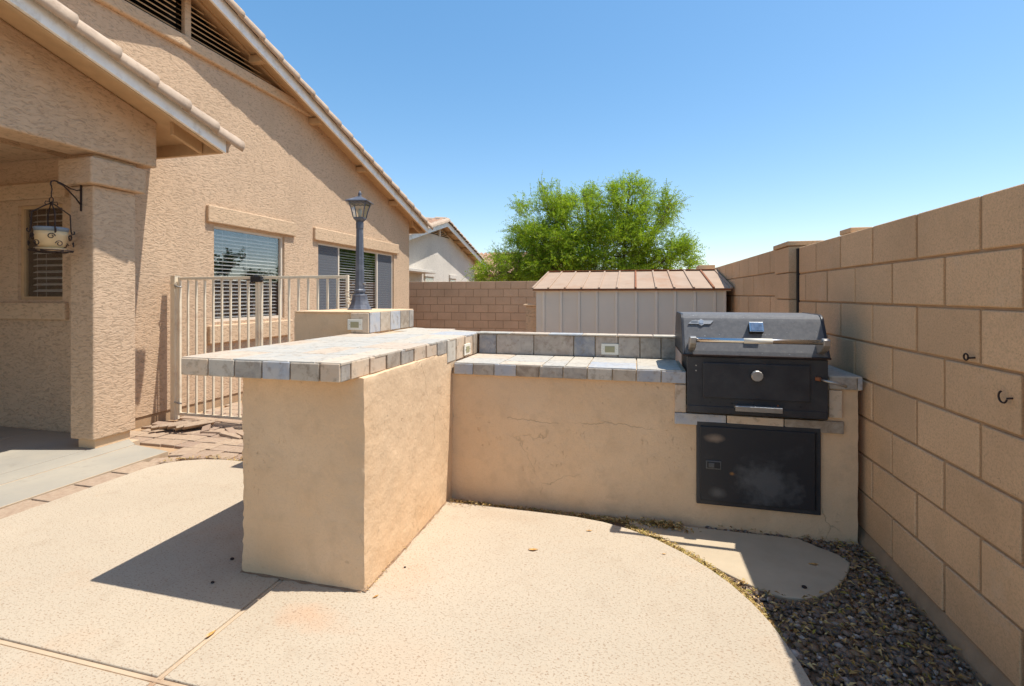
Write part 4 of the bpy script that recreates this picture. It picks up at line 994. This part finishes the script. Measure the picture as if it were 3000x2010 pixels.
nv = MB().prism([(NA-.85, 3.42), (NA+1.0, 3.42), (NA, 3.42+.27)], 'x', NX+.005, NX+.02).build('vent', M['dark'], nh)
for i in range(4): 
    z = 3.45+i*.06; hw = .9-(i*.06/NS)*.9
    if hw > .05: MB().box(NX+.02, NX+.05, NA-hw, NA+hw, z, z+.02).build('louver_slat', M['wood'], nv)
MB().box(NX+.02, NX+.07, NA-.05, NA+.05, 3.40, 3.70).build('vent_post', M['nstucco'], nv)
for i in range(5): y = NA+.8+i*.8; B(NX+.002, NX+.33, y-.05, y+.05, zn(y)-.04, zn(y)+.055, 'outlooker', M['wood'], nh)
for a, b in ((15.01, 15.80), (17.28, 17.96)):
    B(NX, NX+.06, a-.02, b+.02, 1.90, 2.06, 'lintel', M['nstucco'], nh, .015)
    wq = B(NX+.003, NX+.02, a+.06, b-.06, 1.0, 1.895, 'window', M['vinyl'], nh); MB().box(NX+.0205, NX+.026, a+.10, b-.10, 1.04, 1.86).build('pane', M['glass'], wq)
B(NX, NX+.5, 12.8, 14.88, 1.99, 2.08, 'patio_beam', M['nstucco'], nh, .01)
n3 = thing('house', 'far low house with tan tile roof seen behind the tree', 'house', (-8, 26, 0))
B(-14, -4.0, 26.2, 34, -.1, 2.45, 'wall', M['nstucco'], n3)
MB().prism([(25.6, 2.40), (30, 3.85), (34.6, 2.40), (34.6, 2.30), (25.6, 2.30)], 'x', -14.5, -3.6).build('roof', M['roofn'], n3)
me = barrel(5.0, .12, M['roofn'], 5)
for i in range(36): link('roof_tile', me, n3, (-14.2+i*.3, 27.8, 3.13), (math.atan(1.45/4.4), 0, 0)) 

# ------------------------------------------------------------------ trees
def tree(root, base, lobes, n_twigs, leaf_len, leaf_w, matf, seed, twl=.45, perleaf=15, trunks=3, twig_r=.006):
    rg = np.random.default_rng(seed); base = Vector(base)
    tot = sum(l[3]*l[4]*l[5] for l in lobes); limb = MB(); ends = []
    ctr = Vector((sum(l[0] for l in lobes)/len(lobes), sum(l[1] for l in lobes)/len(lobes), sum(l[2] for l in lobes)/len(lobes)))
    forks = []
    for k in range(trunks):
        a = 2*math.pi*k/trunks+rg.uniform(0, 1); p0 = base+Vector((.10*math.cos(a), .10*math.sin(a), 0)); p1 = base+Vector((.5*math.cos(a), .5*math.sin(a), 1.3)); 
        limb.tube([p0, (p0+p1)/2+Vector((rg.uniform(-.1, .1), rg.uniform(-.1, .1), 0)), p1], [.11, .085, .07], 8); forks.append(p1)
    nodes = []
    for l in lobes:
        c = Vector(l[:3]); f = min(forks, key=lambda q: (q-c).length)
        mid = f.lerp(c, .5)+Vector((rg.uniform(-.2, .2), rg.uniform(-.2, .2), rg.uniform(-.1, .2)))
        limb.tube([f, mid, c], [.055, .038, .022], 6); nodes += [(mid, .02), (c, .015)]
        for q in range(9):
            d = Vector(rg.normal(size=3)); d.normalize(); e = c+Vector((d.x*l[3], d.y*l[4], abs(d.z)*l[5]-.15*l[5]))*.55
            m2 = (mid if q % 2 else c).lerp(e, .5)+Vector((rg.uniform(-.1, .1),)*3)
            limb.tube([mid if q % 2 else c, m2, e], [.018, .012, .007], 5); nodes.append((e, .01))
    limb.build('trunk', M['bark'], root, smooth=True)
    V = []; F = []; TV = MB(); o = 0
    for l in lobes:
        n_ = int(n_twigs*l[3]*l[4]*l[5]/tot)
        # gather twigs in sub-clumps so the crown breaks into light and dark masses
        nc = max(6, n_//22); cl = rg.normal(size=(nc, 3)); cl /= np.linalg.norm(cl, axis=1)[:, None]; cl *= (rg.uniform(.25, 1, nc)**.45)[:, None]
        for i in range(n_):
            q = cl[rg.integers(nc)] + rg.normal(size=3)*.10
            if q[2] < -.75: q[2] = -.75+rg.uniform(0, .1)
            p = np.array(l[:3]) + q*np.array(l[3:6])
            out = q/(np.linalg.norm(q)+1e-6)
            d = out*.9 + np.array([0, 0, .55]) + rg.normal(size=3)*.55; d /= np.linalg.norm(d)
            Lt = twl*rg.uniform(.6, 1.4); side = np.cross(d, rg.normal(size=3)); side /= np.linalg.norm(side)
            droop = rg.uniform(.1, .45)
            pts = [p + d*Lt*s + np.array([0, 0, -droop*Lt*s*s]) for s in (0, .5, 1)]
            if i % 3 == 0: TV.tube([Vector(x) for x in pts], [twig_r, twig_r*.7, twig_r*.3], 3, False)
            for s in np.linspace(.08, 1, perleaf):
                c = p + d*Lt*s + np.array([0, 0, -droop*Lt*s*s])
                for sg in (-1, 1):
                    ld = side*sg + d*.6 + rg.normal(size=3)*.35; ld /= np.linalg.norm(ld)
                    wd = np.cross(ld, rg.normal(size=3)); wd /= np.linalg.norm(wd)
                    ll = leaf_len*rg.uniform(.6, 1.3)*(1.1-.4*s); a = c; b = c+ld*ll
                    V += [a, (a+b)/2+wd*leaf_w, b, (a+b)/2-wd*leaf_w]; F.append((o, o+1, o+2, o+3)); o += 4
    me = bpy.data.meshes.new('crown'); me.vertices.add(len(V)); me.vertices.foreach_set('co', np.array(V).ravel())
    me.loops.add(len(F)*4); me.polygons.add(len(F)); me.loops.foreach_set('vertex_index', np.array(F).ravel())
    me.polygons.foreach_set('loop_start', np.arange(len(F))*4); me.update(); me.validate(); me.materials.append(matf)
    cr = link('crown', me, root); cr['kind'] = 'stuff'
    tw = TV.build('twigs', M['bark'], root); tw['kind'] = 'stuff'
mt = thing('mesquite_tree', 'bushy bright green feathery leaved tree rising behind the shed', 'tree', (-1.2, 15, -.07))
lob = [(-1.2, 15, 2.5, 1.5, 1.3, 1.1), (-2.75, 15, 3.35, 1.0, .9, 1.15), (-1.6, 15.2, 3.65, 1.0, 1.0, .95), (-.3, 15, 3.7, 1.0, 1.0, .95), (.55, 15, 3.2, .85, .9, 1.0), (.85, 14.9, 2.3, .8, .9, .8),
       (-3.55, 14.8, 2.25, 1.0, .9, .75), (-2.4, 14.6, 2.1, 1.1, .9, .85), (-.4, 14.4, 2.4, 1.2, .8, .9), (-4.2, 14.8, 1.85, .55, .6, .5), (-3.9, 14.7, 2.0, .9, .7, .5), (-2.9, 14.9, 2.7, 1.0, 1.0, .9), (1.2, 15, 1.9, .45, .6, .5), (-2.75, 15, 4.3, .25, .3, .5), (-1.45, 15, 4.3, .35, .35, .3), (-.15, 15, 4.5, .40, .4, .45), (1.0, 15, 3.9, .25, .25, .35), (-2.3, 15, 4.35, .2, .25, .4)]
tree(mt, (-.9, 15.2, -.08), lob, 12000, .070, .0105, M['fol'], 3, .42, 9)
# trees over the right-hand wall, out of direct view, that the house windows mirror
for (bx_, by_, hgt, w_, sd, lb) in ((9.3, 18.6, 3.3, 1.5, 11, 'dark round tree over the right wall, mirrored in the near window, taller one'), (7.6, 22.0, 2.5, 1.5, 12, 'low dark tree over the right wall mirrored beside the taller one'), (12.5, 27, 3.0, 3.0, 13, 'wide dark tree over the right wall mirrored in the sliding window')):
    tt = thing('tree', lb, 'tree', (bx_, by_, -.07))
    tree(tt, (bx_, by_, -.08), [(bx_, by_, hgt*.62, w_, w_, hgt*.38), (bx_-w_*.5, by_, hgt*.5, w_*.7, w_*.7, hgt*.3)], 500, .16, .04, M['fol2'], sd, .5, 8, 1)

# ------------------------------------------------------------------ pebbles, leaf litter
def in_deck_x(y):
    pts = right_edge
    for (x0, y0), (x1, y1) in zip(pts, pts[1:]):
        if min(y0, y1) <= y <= max(y0, y1) and y0 != y1 and x0 > -.4: return x0+(x1-x0)*(y-y0)/(y1-y0)
    return -.3
def in_step(x, y):
    c = False; n = len(step_pts); j = n-1
    for i in range(n):
        xi, yi = step_pts[i]; xj, yj = step_pts[j]
        if (yi > y) != (yj > y) and x < (xj-xi)*(y-yi)/(yj-yi)+xi: c = not c
        j = i
    return c
tag(sheet('gravel_bed', [(.40, -2.5), (1.19, -2.5), (1.19, 2.945), (-.6, 2.945), (-.6, 2.80)], -.042, M['earth']), kind='structure')
ico = bmesh.new(); bmesh.ops.create_icosphere(ico, subdivisions=1, radius=1); iv = np.array([v.co[:] for v in ico.verts]); itf = [[v.index for v in f.verts] for f in ico.faces]; ico.free(); itf = np.array(itf)
PVs = []; PF = []; off = 0; cnt = 0
while cnt < 7500:
    y = random.uniform(.6, 2.98) if random.random() < .96 else random.uniform(-1, .6); x = random.uniform(.4, 1.17)
    dx = in_deck_x(y)
    if x < dx+.012: continue
    if in_step(x, y) or in_step(x-.012, y) or in_step(x, y+.012): continue
    thin = 1.0 if x < 1.12 else .8
    s = random.choice([.004, .005, .006, .007, .008, .009, .010, .011, .013, .016]) * thin
    r = rng.uniform(.75, 1.3, 3)*s*np.array([1.15, .95, .62])
    jit = 1+.10*rng.normal(size=(len(iv), 1)); v = iv*jit*r; a = random.uniform(0, 6.28); ca, sa = math.cos(a), math.sin(a)
    tl_ = random.uniform(-.4, .4); v = v @ np.array([[1, 0, 0], [0, math.cos(tl_), -math.sin(tl_)], [0, math.sin(tl_), math.cos(tl_)]])
    v = v @ np.array([[ca, -sa, 0], [sa, ca, 0], [0, 0, 1]]); zz = -.042+s*.25+random.uniform(0, .014)
    PVs.append(v+np.array([x, y, zz])); PF.append(itf+off); off += len(iv); cnt += 1
V = np.concatenate(PVs); F = np.concatenate(PF)
def np_mesh(name, V, F, mat, smooth=True):
    me = bpy.data.meshes.new(name); k = F.shape[1]; me.vertices.add(len(V)); me.vertices.foreach_set('co', V.ravel()); me.loops.add(F.size); me.polygons.add(len(F))
    me.loops.foreach_set('vertex_index', F.ravel()); me.polygons.foreach_set('loop_start', np.arange(len(F))*k); me.update(); me.validate(); me.materials.append(mat)
    if smooth: me.shade_smooth()
    return me
tag(link('pebbles', np_mesh('pebbles', V, F, M['pebble'])), 'dark mixed river pebbles filling the strip between deck and right wall', 'pebbles', kind='stuff')
def litter(n, fn, L0, L1, name, label, mat, z):
    Vs = []; Fs = []; o = 0
    for i in range(n):
        x, y = fn(); L = random.uniform(L0, L1); w_ = L*random.uniform(.12, .3); a = random.uniform(0, 6.28); ca, sa = math.cos(a), math.sin(a); up = random.uniform(-.3, .5); cu = random.uniform(0, .4)*L
        zz = z+random.uniform(0, .02)
        pts = [(-L/2, 0, 0), (-L*.15, w_/2, cu), (L/2, 0, up*L*.4), (-L*.15, -w_/2, cu*.4)]
        Vs += [(x+p[0]*ca-p[1]*sa, y+p[0]*sa+p[1]*ca, zz+p[2]) for p in pts]; Fs.append((o, o+1, o+2, o+3)); o += 4
    tag(link(name, np_mesh(name, np.array(Vs), np.array(Fs), mat, False)), label, 'leaves', kind='stuff')
def f1():
    while True:
        y = random.uniform(.8, 2.98); x = random.uniform(.45, 1.16)
        if x > in_deck_x(y)+.01 and not in_step(x, y): return x, y
litter(2600, f1, .012, .036, 'dry_leaf_litter', 'thin dry straw coloured leaves scattered through the pebbles', M['leaf'], -.024)
def f2():
    x = random.uniform(-1.12, .2); y = 2.93-abs(random.gauss(0, .030)); return x, max(y, 2.86)
litter(2000, f2, .009, .032, 'leaf_debris', 'brown leaf debris gathered along the foot of the counter', M['leaf'], -.035)
def f3():
    t_ = random.random(); x = -.05+.60*t_; y = in_deck_edge(x)+random.uniform(0, .085)*(.35+.65*random.random()); return x, y
def in_deck_edge(x):
    for (x0, y0), (x1, y1) in zip(right_edge, right_edge[1:]):
        if min(x0, x1) <= x <= max(x0, x1) and y0 > 1.9: return y0+(y1-y0)*(x-x0)/(x1-x0) + .012
    return 2.0
litter(4200, f3, .007, .024, 'mossy_leaf_seam', 'yellow green moss and leaf bits packed along the curved deck edge', M['moss'], -.026)
def f4():
    x = random.gauss(.17, .07); return x, 2.92-abs(random.gauss(0, .035))-max(0, x-.2)*.3
litter(260, f4, .015, .045, 'leaf_pile', 'small pile of dry leaves against the counter foot left of the black door', M['leaf'], -.02)
def f5():
    x = random.uniform(-3.62, -2.7); return x, 3.17+abs(random.gauss(0, .03))-max(0, -3.3-x)*.5
litter(220, f5, .012, .04, 'pale_leaf_litter', 'pale dry leaves caught where pavers meet the rounded deck corner', M['leaf'], -.02)
# single leaves on the deck
def one_leaf(x, y, L, a, label, z=.003):
    mb = MB(); n = 7; w_ = L*.16; vs = []
    for i in range(n):
        s = i/(n-1); ww = w_*math.sin(math.pi*min(max(s, .04), .96)); bend = .35*L*(s-.5)**2; lift = .10*L*math.cos((s-.5)*math.pi)
        for q, hz in ((-1, .05*L), (0, 0), (1, .05*L)):
            lx, ly = (s-.5)*L, q*ww+bend; vs.append((x+lx*math.cos(a)-ly*math.sin(a), y+lx*math.sin(a)+ly*math.cos(a), z+hz+lift*.4))
    for i in range(n-1):
        for k in range(2): mb.f.append((i*3+k, i*3+k+1, i*3+3+k+1, i*3+3+k))
    mb.v = vs; o = mb.build('leaf', M['leaf1']); o.data.materials[0] = M['leaf1']; tag(o, label, 'leaf'); return o
one_leaf(-.501, 2.411, .052, .25, 'single curled tan leaf lying on the sunlit deck, middle of the open floor')
one_leaf(-.243, 2.683, .034, .3, 'small tan leaf on the deck just in front of the counter')
one_leaf(.141, 2.535, .022, .1, 'tiny olive leaf near the curved right deck edge')
one_leaf(-1.576, 1.513, .055, 1.45, 'yellow leaf caught in the deck joint at lower left', -.004)
one_leaf(.848, 2.66, .045, .1, 'dry leaf on the shaded concrete stepping slab', -.020)
one_leaf(-1.078, 1.874, .030, 1.1, 'pale petal like leaf beside the bar corner on the deck')
def crumb(x, y, z, r, label):
    bm = bmesh.new(); bmesh.ops.create_icosphere(bm, subdivisions=2, radius=r)
    for v in bm.verts: v.co = Vector((v.co.x*1.3, v.co.y, v.co.z*.7))*(1+.3*noise.noise(v.co*90)); 
    o = bm_build(bm, 'debris', M['iron'], None); o.location = (x, y, z+r*.5); tag(o, label, 'debris')
crumb(-1.846, 1.786, 0, .007, 'dark clump of dirt on the deck in the bar shadow, nearer one')
crumb(-1.917, 1.968, 0, .008, 'dark clump of dirt on the shaded deck close to the bar foot')
crumb(.74, 2.442, -.022, .009, 'dark round seed pod on the stepping slab edge')
crumb(-1.062, 2.111, 0, .005, 'small brown bit on the sunlit deck along the bar side')

# dirt packed into the joint where the bar and counter meet the deck
def dirt_line(path, w, z, name, label):
    mb = MB(); vs = []; pts = []
    for (x0, y0), (x1, y1) in zip(path, path[1:]):
        n_ = max(2, int(math.hypot(x1-x0, y1-y0)/.012))
        for i in range(n_): pts.append((x0+(x1-x0)*i/n_, y0+(y1-y0)*i/n_, (y1-y0), -(x1-x0)))
    for x, y, nx, ny in pts:
        L = math.hypot(nx, ny); ww = w*max(.15, .7+1.4*noise.noise(Vector((x*19, y*19, 2)))); vs += [(x-nx/L*.012, y-ny/L*.012, z+.008), (x+nx/L*ww, y+ny/L*ww, z+.001)]
    mb.add(vs, [(2*i, 2*i+1, 2*i+3, 2*i+2) for i in range(len(pts)-1)])
    tag(mb.build(name, M['earth']), label, 'dirt', kind='stuff')
dirt_line([(-1.79, 1.888), (-1.146, 1.888)], .007, .0, 'joint_dirt', 'dark dirt line along the front foot of the bar')
dirt_line([(-1.141, 1.89), (-1.141, 2.86)], .006, .0, 'joint_dirt', 'dark dirt line along the sunlit side foot of the bar')
def f6():
    y = random.uniform(1.9, 2.85); return -1.14+abs(random.gauss(0, .012)), y
litter(160, f6, .005, .015, 'grit', 'fine grit and leaf crumbs along the sunlit side foot of the bar', M['leaf'], .002)
def f7():
    x = -1.12+abs(random.gauss(0, .12)); return x, 2.855-abs(random.gauss(0, .03))
litter(120, f7, .006, .022, 'leaf_crumbs', 'leaf crumbs blown into the inner corner of the island', M['leaf'], .003)
